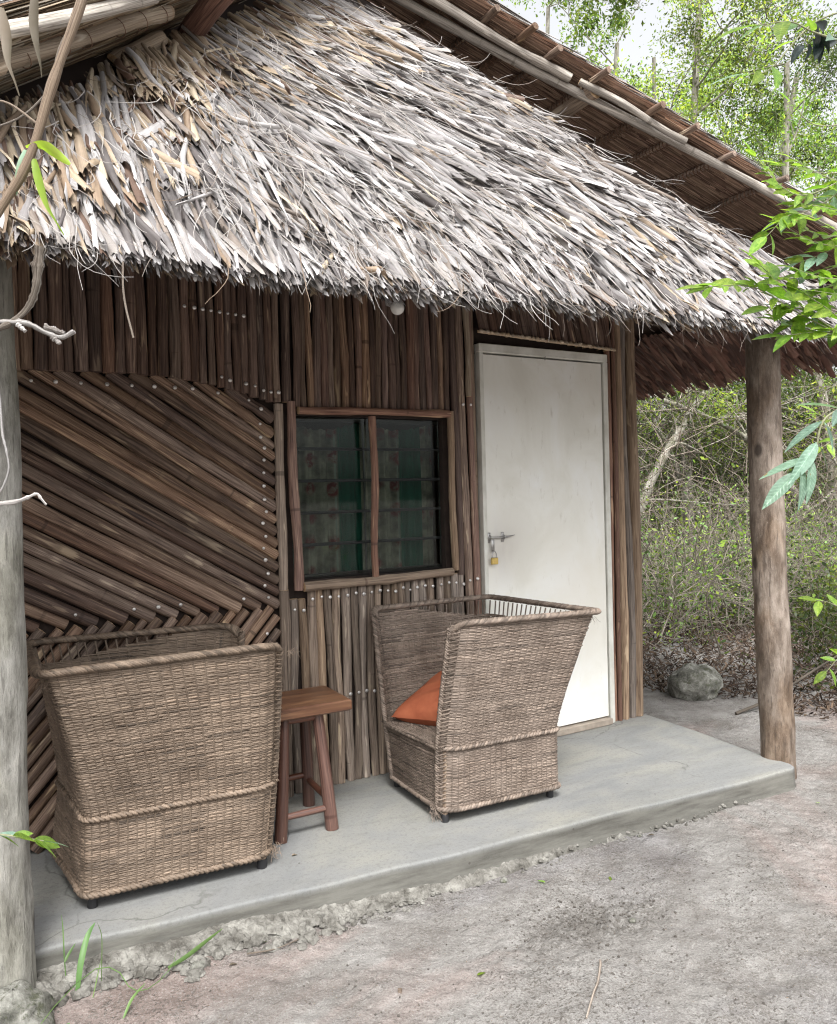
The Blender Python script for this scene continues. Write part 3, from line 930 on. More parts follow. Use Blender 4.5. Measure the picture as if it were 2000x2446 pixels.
for (a, b, dip) in ((1.255, 1.675, .05), (1.665, 2.075, .045)):       # two curtains on a sagging string
    g = Geo()
    nx_, nz_ = 90, 24
    U_, W_ = np.meshgrid(np.linspace(0, 1, nx_), np.linspace(0, 1, nz_))
    top = 1.668 - dip * 4 * U_ * (1 - U_) - .004 * np.sin(U_ * 60)
    Xc = a + (b - a) * U_
    Zc = .90 + (top - .90) * W_
    Yc = .150 + .012 * np.sin(U_ * 34 + .5 * np.sin(W_ * 3)) + .006 * np.sin(U_ * 77)
    i = np.arange(nz_ - 1)[:, None] * nx_ + np.arange(nx_ - 1)[None, :]
    g.add(np.stack([Xc, Yc, Zc], -1).reshape(-1, 3), np.stack([i, i + 1, i + nx_ + 1, i + nx_], -1).reshape(-1, 4), uv=np.stack([Xc * 1.15, Zc], -1).reshape(-1, 2))
    g.build('curtain', M['curtain'], window)

# --- door
g = Geo()
box(g, (2.6835, -.012, 2.028), (.862, .05, .044), bev=.003)
box(g, (2.2650, -.012, 1.003), (.024, .05, 2.006), bev=.003)
box(g, (3.0980, -.012, 1.003), (.034, .05, 2.006), bev=.003)
frame = g.build('door_frame', M['door_side'], hut, smooth=False)
g = Geo(); box(g, (2.68, -.02, .018), (.80, .07, .034), bev=.003)
g.build('threshold', M['threshold'], hut, smooth=False)
g = Geo(); box(g, (2.6775, -.010, 1.020), (.795, .035, 1.955), bev=.002)
door = g.build('door', M['door'], hut, smooth=False)
# door bolt: plate loops, rod, hasp
g = Geo()
tube(g, spline([(2.275, -.041, 1.076), (2.35, -.041, 1.074), (2.40, -.041, 1.076)], 8), .0052, 8)
tube(g, spline([(2.40, -.041, 1.076), (2.44, -.043, 1.083)], 4), [.0048, .004, .003, .002], 8)
for xx in (2.288, 2.372):
    box(g, (xx, -.0305, 1.075), (.016, .004, .052), bev=.001)
    tube(g, spline([(xx, -.032, 1.086), (xx, -.050, 1.083), (xx, -.050, 1.068), (xx, -.032, 1.064)], 9), .0028, 6)
box(g, (2.300, -.045, 1.036), (.019, .004, .062), bev=.001)
g.build('bolt', M['steel'], door)
g = Geo(); tube(g, spline([(2.675, -.033, 1.99), (2.675, -.036, 2.012)], 3), .003, 6); g.build('nail_head', M['steel'], door)

pad = thing('padlock', 'small brass padlock hanging from the bolt on the white door', 'padlock', (2.303, -.052, .958))
g = Geo(); box(g, (0, 0, 0), (.037, .015, .034), bev=.0025); g.build('body', M['brass'], pad, smooth=False)
g = Geo(); tube(g, spline([(-.0125, 0, .014), (-.0125, 0, .034), (-.007, 0, .045), (0, 0, .048), (.007, 0, .045), (.0125, 0, .034), (.0125, 0, .014)], 16), .0028, 8); g.build('shackle', M['steel'], pad)

# --- veranda posts
def post(x0, y0, x1, y1, r0, r1, mat, label, ztop, seed, zb=-.18):
    n = 60
    t = np.linspace(0, 1, n)
    P = np.stack([x0 + (x1 - x0) * t + .006 * np.sin(t * 7 + seed), y0 + (y1 - y0) * t + .005 * np.sin(t * 5 + seed * 2), zb + (ztop - zb) * t], -1)
    k = 36
    g = Geo()
    tube(g, P, np.linspace(r0, r1, n) * (1 + .012 * np.sin(t * 23 + seed)), k, wob=.018)
    V = g.v[0]
    c = np.repeat(P, k, 0)
    d = V - c
    nz = fbm(V * arr(14, 14, 7) + seed, 5, seed)
    plate = np.clip(fbm(V * arr(9, 9, 3.5) + 5 + seed, 3, seed + 5), 0, .25) * 4
    g.v[0] = c + d * (1 + .055 * nz + .03 * (plate > .35))[:, None]
    o = g.build('veranda_post', [M[mat]], hut)
    o['label'] = label
    return o
post(.052, -.775, .068, -.775, .088, .076, 'bark_left', 'grey-green lichened post at the left end of the veranda', 2.05, 3)
post(3.345, -.880, 3.322, -.850, .0770, .0750, 'bark_right', 'mottled brown post at the right corner of the veranda', 2.14, 8)

# ================================================================= roof
TAN60 = 1.73
def eave_z(x): return 1.872 + .028 * np.asarray(x)
def z_right(x): return 3.44 - .527 * (np.asarray(x) - 1.75)
def z_left(x): return 3.05 + .87 * (np.asarray(x) - .85)
def z_top(x): return np.minimum(z_right(x) - .20, z_left(x))
def skirt_y(z): return -1.2 + (z - 1.9) / TAN60
DN = arr(0, -.5, -.866); NN = arr(0, -.866, .5); XX_ = arr(1, 0, 0)

def sstep(a, b, x):
    t = np.clip((x - a) / (b - a), 0, 1); return t * t * (3 - 2 * t)

def leaves_batch(root, dirv, nrm, L, W, lift, curl, col, rng, n=6, fold=.6, cut=True, twist=None, blunt=False):
    """palm-leaf strips: rounded fold along the middle, wavy, tips torn. all vectorised"""
    m = len(root)
    side = np.cross(dirv, nrm); side /= np.linalg.norm(side, axis=1, keepdims=True)
    if twist is not None:
        ct, st_ = np.cos(twist)[:, None], np.sin(twist)[:, None]
        side, nrm = side * ct + nrm * st_, nrm * ct - side * st_
    t = np.linspace(0, 1, n)
    K = arr(-1, -.62, 0, .62, 1); H = arr(-.5, .22, .5, .22, -.5)
    V = np.zeros((m, n, 5, 3)); UV = np.zeros((m, n, 5, 2))
    te = rng.choice([.12, .3, .55, .85, 1.0], m, p=[.10, .14, .20, .30, .26]) if not blunt else rng.uniform(.75, 1.05, m)
    ts = rng.uniform(.45, .9, m)
    sway = rng.normal(0, .08, m) * L; sway2 = rng.normal(0, .016, m) * L; wz = rng.normal(0, .016, m) * L; ph = rng.uniform(0, 6.28, m)
    fo = fold * rng.uniform(.35, 1.5, m)
    for q, tt in enumerate(t):
        cen = root + dirv * (L * tt)[:, None] + nrm * (lift * tt + curl * tt ** 3 + wz * np.sin(ph + tt * 7))[:, None] + side * (sway * tt * tt + sway2 * np.sin(ph * 2 + tt * 6))[:, None]
        wp = np.where(tt < .45, ts + (1 - ts) * tt / .45, 1 + (te - 1) * np.clip((tt - .45) / .55, 0, 1) ** 1.6)
        w = (W * wp)[:, None]
        endj = rng.normal(0, 1, (m, 5)) * np.minimum(.011, L * .06)[:, None] if q == n - 1 else np.zeros((m, 5))
        f_ = (fo * (1 - .45 * tt))[:, None]
        for k_ in range(5):
            V[:, q, k_] = cen + side * w * .5 * K[k_] + nrm * w * f_ * H[k_] + dirv * endj[:, k_:k_ + 1]
        UV[:, q, :, 1] = (L * tt)[:, None]
    UV[..., 0] = rng.uniform(0, 7, m)[:, None, None] + (K * .5)[None, None, :]
    b = (np.arange(m) * n * 5)[:, None, None] + (np.arange(n - 1) * 5)[None, :, None] + np.arange(4)[None, None, :]
    F = np.stack([b, b + 1, b + 6, b + 5], -1).reshape(-1, 4)
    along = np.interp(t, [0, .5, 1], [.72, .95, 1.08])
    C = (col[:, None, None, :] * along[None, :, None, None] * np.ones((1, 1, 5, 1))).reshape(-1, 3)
    return V.reshape(-1, 3), F, C, UV.reshape(-1, 2)

def thatch_cols(m, tan, rng):
    """weathered silver leaf, some warm, some dark; tan 0..1 = fresher brown straw"""
    base = np.array([[.31, .297, .295], [.42, .408, .408], [.22, .207, .206], [.32, .294, .275], [.115, .102, .100], [.56, .55, .55], [.24, .20, .17], [.06, .05, .047]])
    p = arr(.20, .20, .15, .14, .11, .09, .06, .05); p /= p.sum()
    c = base[rng.choice(len(base), m, p=p)]
    warm = np.array([[.38, .30, .21], [.26, .19, .13], [.48, .405, .30], [.12, .072, .05], [.35, .275, .20]])[rng.integers(0, 5, m)]
    k = (rng.random(m) < tan)[:, None]
    c = np.where(k, warm, c)
    return c * rng.uniform(.82, 1.12, (m, 1))

def lam(x, z, rng=None):
    h = z - eave_z(x)
    v = .10 + .10 * np.clip(x, 0, 2) + 1.25 * sstep(.08, .62, h) * sstep(.35, 1.5, x)
    v = v - .15 * sstep(.9, .3, x) * sstep(.5, .9, h)
    return v

def skirt_leaves(m, rng, ztip, x, Lr, Wr, lift, depth, cr=.0, tanb=0.0, bump=None):
    z = ztip
    l_ = lam(x, z) + rng.normal(0, .15, m) + (rng.random(m) < .10) * rng.normal(0, .55, m)
    d = DN[None, :] + l_[:, None] * XX_[None, :]
    d = d / np.linalg.norm(d, axis=1, keepdims=True)
    L = rng.uniform(*Lr, m)
    surf = np.stack([x, skirt_y(z), z], -1)
    Nn = np.tile(NN, (m, 1))
    tip = surf + Nn * (depth + (bump if bump is not None else 0))[:, None]
    root = tip - d * L[:, None] - Nn * (lift)[:, None]
    # keep roots under the overhanging roof planes
    zr = root[:, 2]; top = z_top(root[:, 0])
    over = zr > top - .09
    root[over] = tip[over] - d[over] * (L[over] * .5)[:, None] - Nn[over] * lift[over][:, None]
    L = np.where(over, L * .5, L)
    ok = root[:, 2] < z_top(root[:, 0]) - .05
    tan = np.clip(.035 + .9 * sstep(.78, .22, z_top(tip[:, 0]) - tip[:, 2]) * sstep(1.9, 1.0, x) + .18 * sstep(.35, 0, z_top(tip[:, 0]) - tip[:, 2]) + tanb, 0, .9)
    W = rng.uniform(*Wr, m) * rng.choice([.6, 1, 1, 1.15], m)
    col = thatch_cols(m, tan, rng)
    curl = rng.normal(cr, .012, m)
    tw = rng.normal(0, .42, m)
    return [a[ok] for a in (root, d, Nn, L, W, lift, curl, col, tw)]

rng = np.random.default_rng(5)
batches = []
# courses, lowest first
zt = 0.0
course = 0
while zt < 1.75:
    m = 1950
    x = rng.uniform(-.9, 4.55, m)
    wave = .035 * np.sin(x * 3.1 + course) + .03 * np.sin(x * 7.3 + course * 2.2)
    ztip = eave_z(x) + zt + wave * (1 if zt > .05 else .15) + np.abs(rng.normal(0, .030, m)) * (1 if zt > .05 else .25)
    keep = ztip < z_top(x) - .16
    x, ztip = x[keep], ztip[keep]; m = len(x)
    bump = .036 * fbm(np.stack([x * 3.0, ztip * 3.4], -1), 3, 7)
    batches.append(skirt_leaves(m, rng, ztip, x, (.28, .52), (.011, .027), rng.uniform(.010, .052, m), rng.uniform(-.006, .028, m), .0, bump=bump))
    zt += .105
    course += 1
# thick packed butt ends at the eave, from the outside inwards
for lay in range(2):
    m = 1500
    x = rng.uniform(-.9, 4.5, m)
    ztip = eave_z(x) + .012 * lay + .008 * np.sin(x * 4) + np.abs(rng.normal(0, .012, m))
    b = skirt_leaves(m, rng, ztip, x, (.20, .32), (.014, .031), rng.uniform(0, .01, m), -.020 * lay - rng.uniform(0, .010, m), 0, tanb=.10 + .5 * lay)
    batches.append(b)
eaveb = [np.concatenate([b[q] for b in batches[-2:] + batches[:1]]) for q in range(9)]
allb = [np.concatenate([b[q] for b in batches[1:-2]]) for q in range(9)]
# the 300 that lie proudest in view are leaves of their own
root, d, Nn, L, W, lift, curl, col, tw = allb
tipv = root + d * L[:, None]
inview = (tipv[:, 0] > .1) & (tipv[:, 0] < 3.0) & (tipv[:, 2] < 3.2)
score = np.where(inview, W * L * (1 + (lift > .03)) * rng.uniform(.6, 1, len(W)), 0)
pick = np.argsort(-score)[:295]
mask = np.ones(len(W), bool); mask[pick] = False
g = Geo()
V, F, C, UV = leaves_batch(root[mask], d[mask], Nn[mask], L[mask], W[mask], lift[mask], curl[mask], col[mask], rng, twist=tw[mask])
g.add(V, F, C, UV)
V, F, C, UV = leaves_batch(*eaveb[:8], rng, twist=eaveb[8], blunt=True)
g.add(V, F, C, UV)
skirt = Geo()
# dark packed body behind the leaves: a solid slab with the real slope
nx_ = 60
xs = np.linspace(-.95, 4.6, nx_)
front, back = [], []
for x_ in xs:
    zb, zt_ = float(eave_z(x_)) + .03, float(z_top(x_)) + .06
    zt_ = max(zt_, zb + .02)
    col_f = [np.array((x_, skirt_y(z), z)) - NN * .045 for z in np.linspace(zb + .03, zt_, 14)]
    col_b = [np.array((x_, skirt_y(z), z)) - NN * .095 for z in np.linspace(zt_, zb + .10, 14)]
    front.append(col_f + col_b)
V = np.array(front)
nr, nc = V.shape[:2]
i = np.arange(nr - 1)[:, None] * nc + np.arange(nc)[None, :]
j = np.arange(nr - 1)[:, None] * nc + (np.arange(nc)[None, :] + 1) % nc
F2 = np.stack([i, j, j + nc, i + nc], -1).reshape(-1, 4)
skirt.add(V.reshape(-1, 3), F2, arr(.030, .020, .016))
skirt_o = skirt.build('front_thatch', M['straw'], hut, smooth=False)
o = g.build('thatch_leaves', M['thatch'], skirt_o); o['kind'] = 'stuff'
for q in pick:
    gg = Geo()
    s_ = slice(q, q + 1)
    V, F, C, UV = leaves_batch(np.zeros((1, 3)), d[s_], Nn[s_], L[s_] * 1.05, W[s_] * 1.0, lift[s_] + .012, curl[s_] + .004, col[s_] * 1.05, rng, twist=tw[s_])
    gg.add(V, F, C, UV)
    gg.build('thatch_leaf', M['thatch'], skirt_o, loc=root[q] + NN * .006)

# loose curling fibres on the thatch
def fibres(g, P0, D0, Nrm, L, w, cols, rng, n=9, curlamp=1.0):
    m = len(P0)
    pos = P0.copy(); dd = D0 / np.linalg.norm(D0, axis=1, keepdims=True)
    k1 = rng.normal(0, 1, m) * curlamp; k2 = rng.normal(0, .5, m) * curlamp
    st_ = L / (n - 1)
    V = np.zeros((m, n, 3, 3))
    for q in range(n):
        side = np.cross(dd, Nrm); side /= np.linalg.norm(side, axis=1, keepdims=True) + 1e-9
        up = np.cross(side, dd)
        ww = (w * (1 - .6 * q / (n - 1)))[:, None]
        V[:, q, 0] = pos - side * ww; V[:, q, 1] = pos + up * ww * 1.2; V[:, q, 2] = pos + side * ww
        pos = pos + dd * st_[:, None]
        k1 = k1 * .55 + rng.normal(0, .75, m) * curlamp
        dd = dd + side * (k1 * .34)[:, None] + Nrm * (k2 * .16)[:, None]
        dd /= np.linalg.norm(dd, axis=1, keepdims=True)
    b = (np.arange(m) * n * 3)[:, None, None] + (np.arange(n - 1) * 3)[None, :, None] + np.arange(2)[None, None, :]
    F = np.stack([b, b + 1, b + 4, b + 3], -1).reshape(-1, 4)
    g.add(V.reshape(-1, 3), F, np.repeat(cols, n * 3, 0))
m = 8000
x = rng.uniform(-.7, 4.4, m); z = eave_z(x) + rng.uniform(.02, 1.6, m)
cl = fbm(np.stack([x * 2.3, z * 2.3], -1), 2, 77)
keep = (z < z_top(x) - .15) & ((cl > .02) | (rng.random(m) < .35)); x, z = x[keep], z[keep]; m = len(x)
l_ = lam(x, z) + rng.normal(0, .6, m)
d2 = DN[None, :] + l_[:, None] * XX_[None, :] + NN[None, :] * rng.uniform(-.05, .30, m)[:, None]
P0 = np.stack([x, skirt_y(z), z], -1) + NN * rng.uniform(.02, .06, m)[:, None]
g = Geo()
fc = np.array([[.32, .30, .285], [.42, .40, .38], [.24, .205, .18], [.18, .13, .09]])[rng.choice(4, m, p=[.4, .3, .2, .1])]
fibres(g, P0, d2, np.tile(NN, (m, 1)), rng.uniform(.05, .24, m), rng.uniform(.0006, .0020, m), fc, rng, curlamp=.62)
# hanging fibres along the eave
m = 70
x = rng.uniform(1.8, 3.9, m)
P0 = np.stack([x, skirt_y(eave_z(x)) + rng.uniform(0, .05, m), eave_z(x) + .02], -1)
fibres(g, P0, np.stack([rng.normal(.15, .3, m), rng.normal(-.1, .1, m), -np.ones(m)], -1), np.tile(arr(0, -1, 0), (m, 1)), rng.uniform(.03, .15, m), rng.uniform(.0005, .0010, m), np.tile(arr(.30, .25, .21), (m, 1)), rng, curlamp=.7)
o = g.build('loose_fibres', M['thatch'], skirt_o); o['kind'] = 'stuff'
pts = [(.358, -1.251, 1.88), (.356, -1.253, 1.82), (.361, -1.255, 1.766), (.374, -1.264, 1.695)]
g = Geo(); tube(g, spline(pts, 14), .0026, 6); g.build('hanging_fibre', M['twig'], skirt_o)

# --- the two roof slopes that overhang the gable
def verge_y(x):
    """front edge of the roof slopes in plan: further out towards both eaves"""
    x = np.asarray(x, float)
    return np.where(x > 1.5, -.365 - .345 * (x - 1.5), -.53 - .43 * (1.5 - x))
def slope(name, x0, x1, zf, thick, tone, nstraw, label):
    """solid thatched slope: body, straws under it and on top"""
    xs = np.linspace(x0, x1, 40)
    prof = []
    for x_ in xs:
        yv = float(verge_y(x_))
        ys = np.linspace(yv, 4.6, 30)
        z_ = float(zf(x_))
        low = [(x_, y_, z_ + .012) for y_ in ys]
        up = [(x_, y_, z_ + thick) for y_ in ys[::-1]]
        prof.append(low + up)
    V = np.array(prof); nr, nc = V.shape[:2]
    i = np.arange(nr - 1)[:, None] * nc + np.arange(nc)[None, :]
    j = np.arange(nr - 1)[:, None] * nc + (np.arange(nc)[None, :] + 1) % nc
    F = np.stack([i, i + nc, j + nc, j], -1).reshape(-1, 4)
    g = Geo(); g.add(V.reshape(-1, 3), F, arr(*tone) * .35)
    for e in (0, nr - 1):
        r_ = V[e]; h = nc // 2
        q = np.arange(h - 1)
        g.add(r_, np.stack([q, q + 1, nc - 2 - q, nc - 1 - q], -1), arr(*tone) * .4)
    return g.build(name, M['straw'], hut, smooth=False)

def straws(g, m, xlo, xhi, zf, sgn, off, cols, rng, Lr=(.25, .6), w=(.0022, .0045), ylim=(0, 1.6), spread=.05, tuck=0.012, seedtop=False):
    """thin straws running down the slope, parallel to the verge"""
    x = rng.uniform(xlo, xhi, m)
    y = verge_y(x) + rng.uniform(0, 1, m) ** 1.4 * (ylim[1] - ylim[0]) + ylim[0]
    dx = sgn * np.ones(m)
    slopez = (zf(x + sgn * .1) - zf(x)) / .1
    dyv = (verge_y(x + sgn * .05) - verge_y(x)) / .05
    D = np.stack([dx, dyv + rng.normal(0, spread, m), slopez + rng.normal(0, spread * .3, m)], -1)
    P0 = np.stack([x, y, zf(x) + off + rng.uniform(-tuck, tuck * .3, m)], -1)
    fibres(g, P0, D, np.tile(arr(0, 0, -1.0 if off <= 0.02 else 1.0), (m, 1)), rng.uniform(*Lr, m), rng.uniform(*w, m), cols[rng.integers(0, len(cols), m)] * rng.uniform(.7, 1.15, (m, 1)), rng, n=4, curlamp=.05)

brown = 1.9 * np.array([[.12, .078, .056], [.17, .113, .082], [.075, .046, .034], [.24, .17, .125], [.14, .092, .068]])
tanc = .62 * np.array([[.50, .38, .24], [.40, .28, .17], [.60, .49, .34], [.24, .15, .09], [.66, .58, .46]])
silver = .75 * np.array([[.46, .44, .42], [.55, .52, .50], [.36, .33, .30]])

right = slope('right_roof_slope', 1.5, 4.36, z_right, .035, (.14, .08, .055), 0, '')
right['label'] = 'brown underside of the right roof slope with battens and rafters'
g = Geo()
straws(g, 5200, 1.5, 4.15, z_right, 1, .002, brown, rng, ylim=(-.02, 1.3))
straws(g, 900, 1.5, 4.2, z_right, 1, .002, brown * 1.9, rng, ylim=(-.05, .35), w=(.0012, .0028))
for k_ in range(6):                                          # verge edge packed with straw ends
    straws(g, 420, 1.5, 4.2, z_right, 1, .006 + k_ * .006, (brown * 1.6 if k_ < 4 else silver), rng, ylim=(-.035, .02), Lr=(.2, .5))
straws(g, 2500, 1.5, 4.2, z_right, 1, .045, silver, rng, ylim=(-.04, 2.2), Lr=(.2, .4), w=(.004, .009), tuck=.02)
o = g.build('roof_straw', M['straw'], right); o['kind'] = 'stuff'
# leaf fringe of the right eave, seen from beneath
m = 3600
y = rng.uniform(-1.35, 3.2, m)
x0 = rng.uniform(3.88, 4.12, m)
P0 = np.stack([x0, y, z_right(x0) - .004 - rng.uniform(0, .03, m)], -1)
D = np.stack([np.ones(m), rng.normal(0, .045, m), -.56 + rng.normal(0, .035, m)], -1); D /= np.linalg.norm(D, axis=1, keepdims=True)
cc = np.array([[.24, .13, .10], [.17, .085, .065], [.30, .19, .145], [.10, .055, .045]])[rng.integers(0, 4, m)]
V, F, C, UV = leaves_batch(P0, D, np.tile(arr(-.4, 0, -.9), (m, 1)), rng.uniform(.25, .42, m), rng.uniform(.02, .042, m), rng.uniform(0, .02, m), rng.normal(0, .01, m), cc, rng, fold=.25, twist=rng.normal(0, .3, m))
g = Geo(); g.add(V, F, C, UV)
o = g.build('eave_leaves', M['thatch'], right); o['kind'] = 'stuff'

left = slope('left_roof_slope', -1.3, 1.5, z_left, .07, (.4, .28, .18), 0, '')
left['label'] = 'tan straw of the left roof slope above the gable'
g = Geo()
straws(g, 3600, -1.1, 1.45, z_left, -1, .002, tanc, rng, ylim=(-.03, 1.0), w=(.002, .005))
for k_ in range(6):
    straws(g, 420, -1.1, 1.45, z_left, -1, .01 + k_ * .013, tanc if k_ < 4 else silver, rng, ylim=(-.045, .02), Lr=(.2, .55), w=(.002, .005))
straws(g, 1200, -1.1, 1.45, z_left, -1, .08, silver, rng, ylim=(-.04, 2.0), Lr=(.2, .4), w=(.004, .009), tuck=.02)
o = g.build('roof_straw', M['straw'], left); o['kind'] = 'stuff'

def rp(x, y, dz=0.0): return (x, y, float(z_right(x)) + dz)
def lp(x, y, dz=0.0): return (x, y, float(z_left(x)) + dz)
# rafters of the right slope
pole((1.60, -.30, 3.455), (3.517, -1.114, 2.470), .0205, 'white_pole', right, bend=.007, n=30, knots=3, name='rafter')
pole((3.50, -1.107, 2.478), (4.25, -1.42, 2.09), .0190, 'white_pole', right, bend=.006, n=12, knots=1, name='rafter')
pole((1.62, -.38, 3.44), (2.336, -.660, 3.081), .0200, 'white_pole', right, bend=.010, n=18, knots=4, name='rafter')
pole((2.36, -.685, 3.060), (2.813, -.869, 2.830), .0150, 'white_pole', right, bend=.008, n=14, knots=2, name='rafter')
pole((2.20, -.22, 3.150), (4.2, -.875, 2.10), .0165, 'white_pole', right, bend=.008, n=26, knots=3, name='rafter')
# battens wound with coir rope
def batten(x_, y0, y1, r, parent, zf, dz):
    n = 26
    ys = np.linspace(y0, y1, n)
    P = np.stack([np.full(n, x_) + .006 * np.sin(ys * 6 + x_ * 9), ys, np.full(n, float(zf(x_)) + dz)], -1)
    g = Geo(); tube(g, P, r * np.linspace(.85, 1, n), 8, wob=.06)
    o = g.build('batten', [M['pole_brown']], parent)
    g = Geo()
    nt = 260
    t = np.linspace(0, 1, nt)
    yy = y0 + .10 + (y1 - y0 - .12) * t
    a = t * (y1 - y0) / .012 * 2 * np.pi * .55
    Q = np.stack([x_ + .006 * np.sin(yy * 6 + x_ * 9) + (r + .001) * np.cos(a), yy, float(zf(x_)) + dz + (r + .001) * np.sin(a)], -1)
    tube(g, Q, .0034, 4, caps=False)
    o2 = g.build('rope_winding', M['rope'], parent)
    return o
for x_ in (1.83, 1.975, 2.115, 2.24, 2.42, 2.655, 2.805, 2.99, 3.20, 3.42, 3.64, 3.86):
    yv = float(verge_y(x_)) - .09
    batten(x_, yv - random.uniform(-.02, .05), yv + 1.2, random.uniform(.015, .019), right, z_right, -.020)
# purlin log poking out of the gable, and the ridge log on the left
pole((2.44, -.700, 3.035), (2.47, .30, 3.05), .034, 'pole_tan', right, bend=.003, n=8, k=16, name='purlin_log', label='sawn end of a purlin log poking out of the thatch')
# left slope poles
pole((-.40, -1.36, 1.93), (.118, -1.062, 2.383), .0240, 'cream_pole', left, bend=.004, n=10, name='rafter')
pole((.10, -1.072, 2.370), (.60, -.790, 2.800), .0235, 'cream_pole', left, bend=.008, n=18, knots=3, name='rafter')
pole((-.5, -1.63, 1.845), (.52, -.945, 2.735), .019, 'white_pole', left, bend=.008, n=18, knots=3, name='rafter')
pole((.445, -.725, 2.640), (.600, -.700, 2.765), .026, 'cream_pole', left, bend=.003, n=8, k=12, name='purlin_log')
pole((.775, -1.10, 2.86), (.685, -.50, 2.84), .038, 'redlog', left, bend=.004, n=8, k=14, name='purlin_log', cap='redlog', label='red-brown log running into the thatch under the left slope')
for x_ in (.17, .27, .33, .43, .50, .57):                     # string lashings on the cream pole
    f_ = (x_ - .10) / .50
    c_ = arr(x_, -1.072 + .282 * f_, 2.370 + .430 * f_)
    a = np.linspace(0, 2 * np.pi, 14)
    ax = arr(.50, .282, .430); ax /= np.linalg.norm(ax)
    u_ = np.cross(ax, arr(0, 0, 1)); u_ /= np.linalg.norm(u_); v_ = np.cross(ax, u_)
    g = Geo()
    tube(g, c_ + (.0255 + RNG.uniform(0, .002)) * (np.cos(a)[:, None] * u_ + np.sin(a)[:, None] * v_) + ax * .004 * np.sin(a)[:, None], .0013, 5, caps=False)
    g.build('lashing', M['rope'], left)

# light bulb hanging below the eave
bulb = thing('light_bulb', 'round white light bulb hanging just below the thatch above the window', 'light bulb', (1.535, -.50, 2.050))
g = Geo()
ph = np.linspace(.0, np.pi * .86, 12); th = np.linspace(0, 2 * np.pi, 16, endpoint=False)
V = np.array([[.028 * math.sin(p) * math.cos(t_), .028 * math.sin(p) * math.sin(t_), -.028 * math.cos(p)] for p in ph for t_ in th])
i = np.arange(11)[:, None] * 16 + np.arange(16)[None, :]; j = np.arange(11)[:, None] * 16 + (np.arange(16)[None, :] + 1) % 16
g.add(V, np.stack([i, j, j + 16, i + 16], -1).reshape(-1, 4))
g.build('glass_globe', M['bulb'], bulb)
g = Geo(); tube(g, [(0, 0, .024), (0, 0, .036), (0, 0, .062)], [.014, .016, .017], 12); g.build('socket', M['rubber'], bulb)
g = Geo(); tube(g, spline([(0, 0, .06), (.004, .05, .18), (0, .12, .62)], 8), .003, 6); g.build('cable', M['rubber'], bulb)

#PART2
# ================================================================= wicker armchairs
def chair_path(z, mirror=1):
    """outer shell in plan at height z (front at x=0, near side y<0), closed 'U' with returned front edges"""
    f = np.clip((z - .30) / .48, 0, 1) ** 1.15
    lo = np.array([[.000, -.205], [.020, -.232], [.055, -.252], [.520, -.255], [.552, -.250], [.562, -.225], [.562, .225], [.552, .250], [.520, .255], [.055, .252], [.020, .232], [.000, .205]])
    hi = np.array([[.030, -.240], [.050, -.275], [.085, -.300], [.640, -.345], [.680, -.335], [.690, -.300], [.690, .300], [.680, .335], [.640, .345], [.085, .300], [.050, .275], [.030, .240]])
    P = lo * (1 - f) + hi * f
    return P

def path_at(P, s):
    """P (k,2) polyline, s (n) arc length fraction of a common parameter"""
    d = np.concatenate([[0], np.cumsum(np.linalg.norm(np.diff(P, axis=0), axis=1))])
    return np.stack([np.interp(s, d / d[-1], P[:, 0]), np.interp(s, d / d[-1], P[:, 1])], -1), d[-1]

def weave_rows(g, zs, pathf, ds, stake, r, rng, zgap=None, s0=0.0, s1=1.0, base=arr(.34, .27, .20), amp=.0027):
    for q, z in enumerate(zs):
        P = pathf(z)
        _, Ltot = path_at(P, np.array([0.0]))
        n = max(8, int(Ltot * (s1 - s0) / ds))
        s = np.linspace(s0, s1, n)
        xy, _ = path_at(P, s)
        e = 1e-3
        xa, _ = path_at(P, np.clip(s - e, 0, 1)); xb, _ = path_at(P, np.clip(s + e, 0, 1))
        T = xb - xa; T /= np.linalg.norm(T, axis=1, keepdims=True)
        N = np.stack([T[:, 1], -T[:, 0]], -1)
        nst = round(1.75 / stake)
        ph = s * nst * np.pi + (q % 2) * np.pi
        off = amp * (.30 * np.sin(ph) + .9 * np.abs(np.sin(s * nst * np.pi)) - .5)
        zz = z + .0011 * np.sin(s * 31 + q * .4) + .0007 * rng.normal() + .0012 * fbm(np.stack([s * 60, np.full(n, q * 3.3)], -1), 2, 3)
        Q = np.concatenate([xy + N * off[:, None], zz[:, None]], -1)
        rr = r * (1 + .16 * rng.normal(size=n)).clip(.6, 1.5) * rng.uniform(.85, 1.15)
        tone = np.repeat(rng.choice([.45, .7, .9, 1.0, 1.15, 1.35], int(n / 14) + 2, p=[.03, .12, .35, .35, .12, .03]), 14)[:n]
        col = base[None, :] * tone[:, None] * rng.uniform(.85, 1.12)
        if zgap is not None:
            ok = z < zgap(s)
            if not ok.any(): continue
            # split in runs
            idx = np.flatnonzero(ok); runs = np.split(idx, np.flatnonzero(np.diff(idx) > 1) + 1)
        else: runs = [np.arange(n)]
        for ru in runs:
            if len(ru) < 4: continue
            up = arr(0, 0, 1)
            C = Q[ru]; Nn = np.concatenate([N[ru], np.zeros((len(ru), 1))], -1); R_ = rr[ru][:, None]
            V = np.stack([C + up * R_, C + Nn * R_ * .8, C - up * R_, C - Nn * R_ * .8], 1)
            k = 4; m_ = len(ru)
            i = np.arange(m_ - 1)[:, None] * k + np.arange(k)[None, :]; j = np.arange(m_ - 1)[:, None] * k + (np.arange(k)[None, :] + 1) % k
            g.add(V.reshape(-1, 3), np.stack([i, i + k, j + k, j], -1).reshape(-1, 4), np.repeat(col[ru], 4, 0))

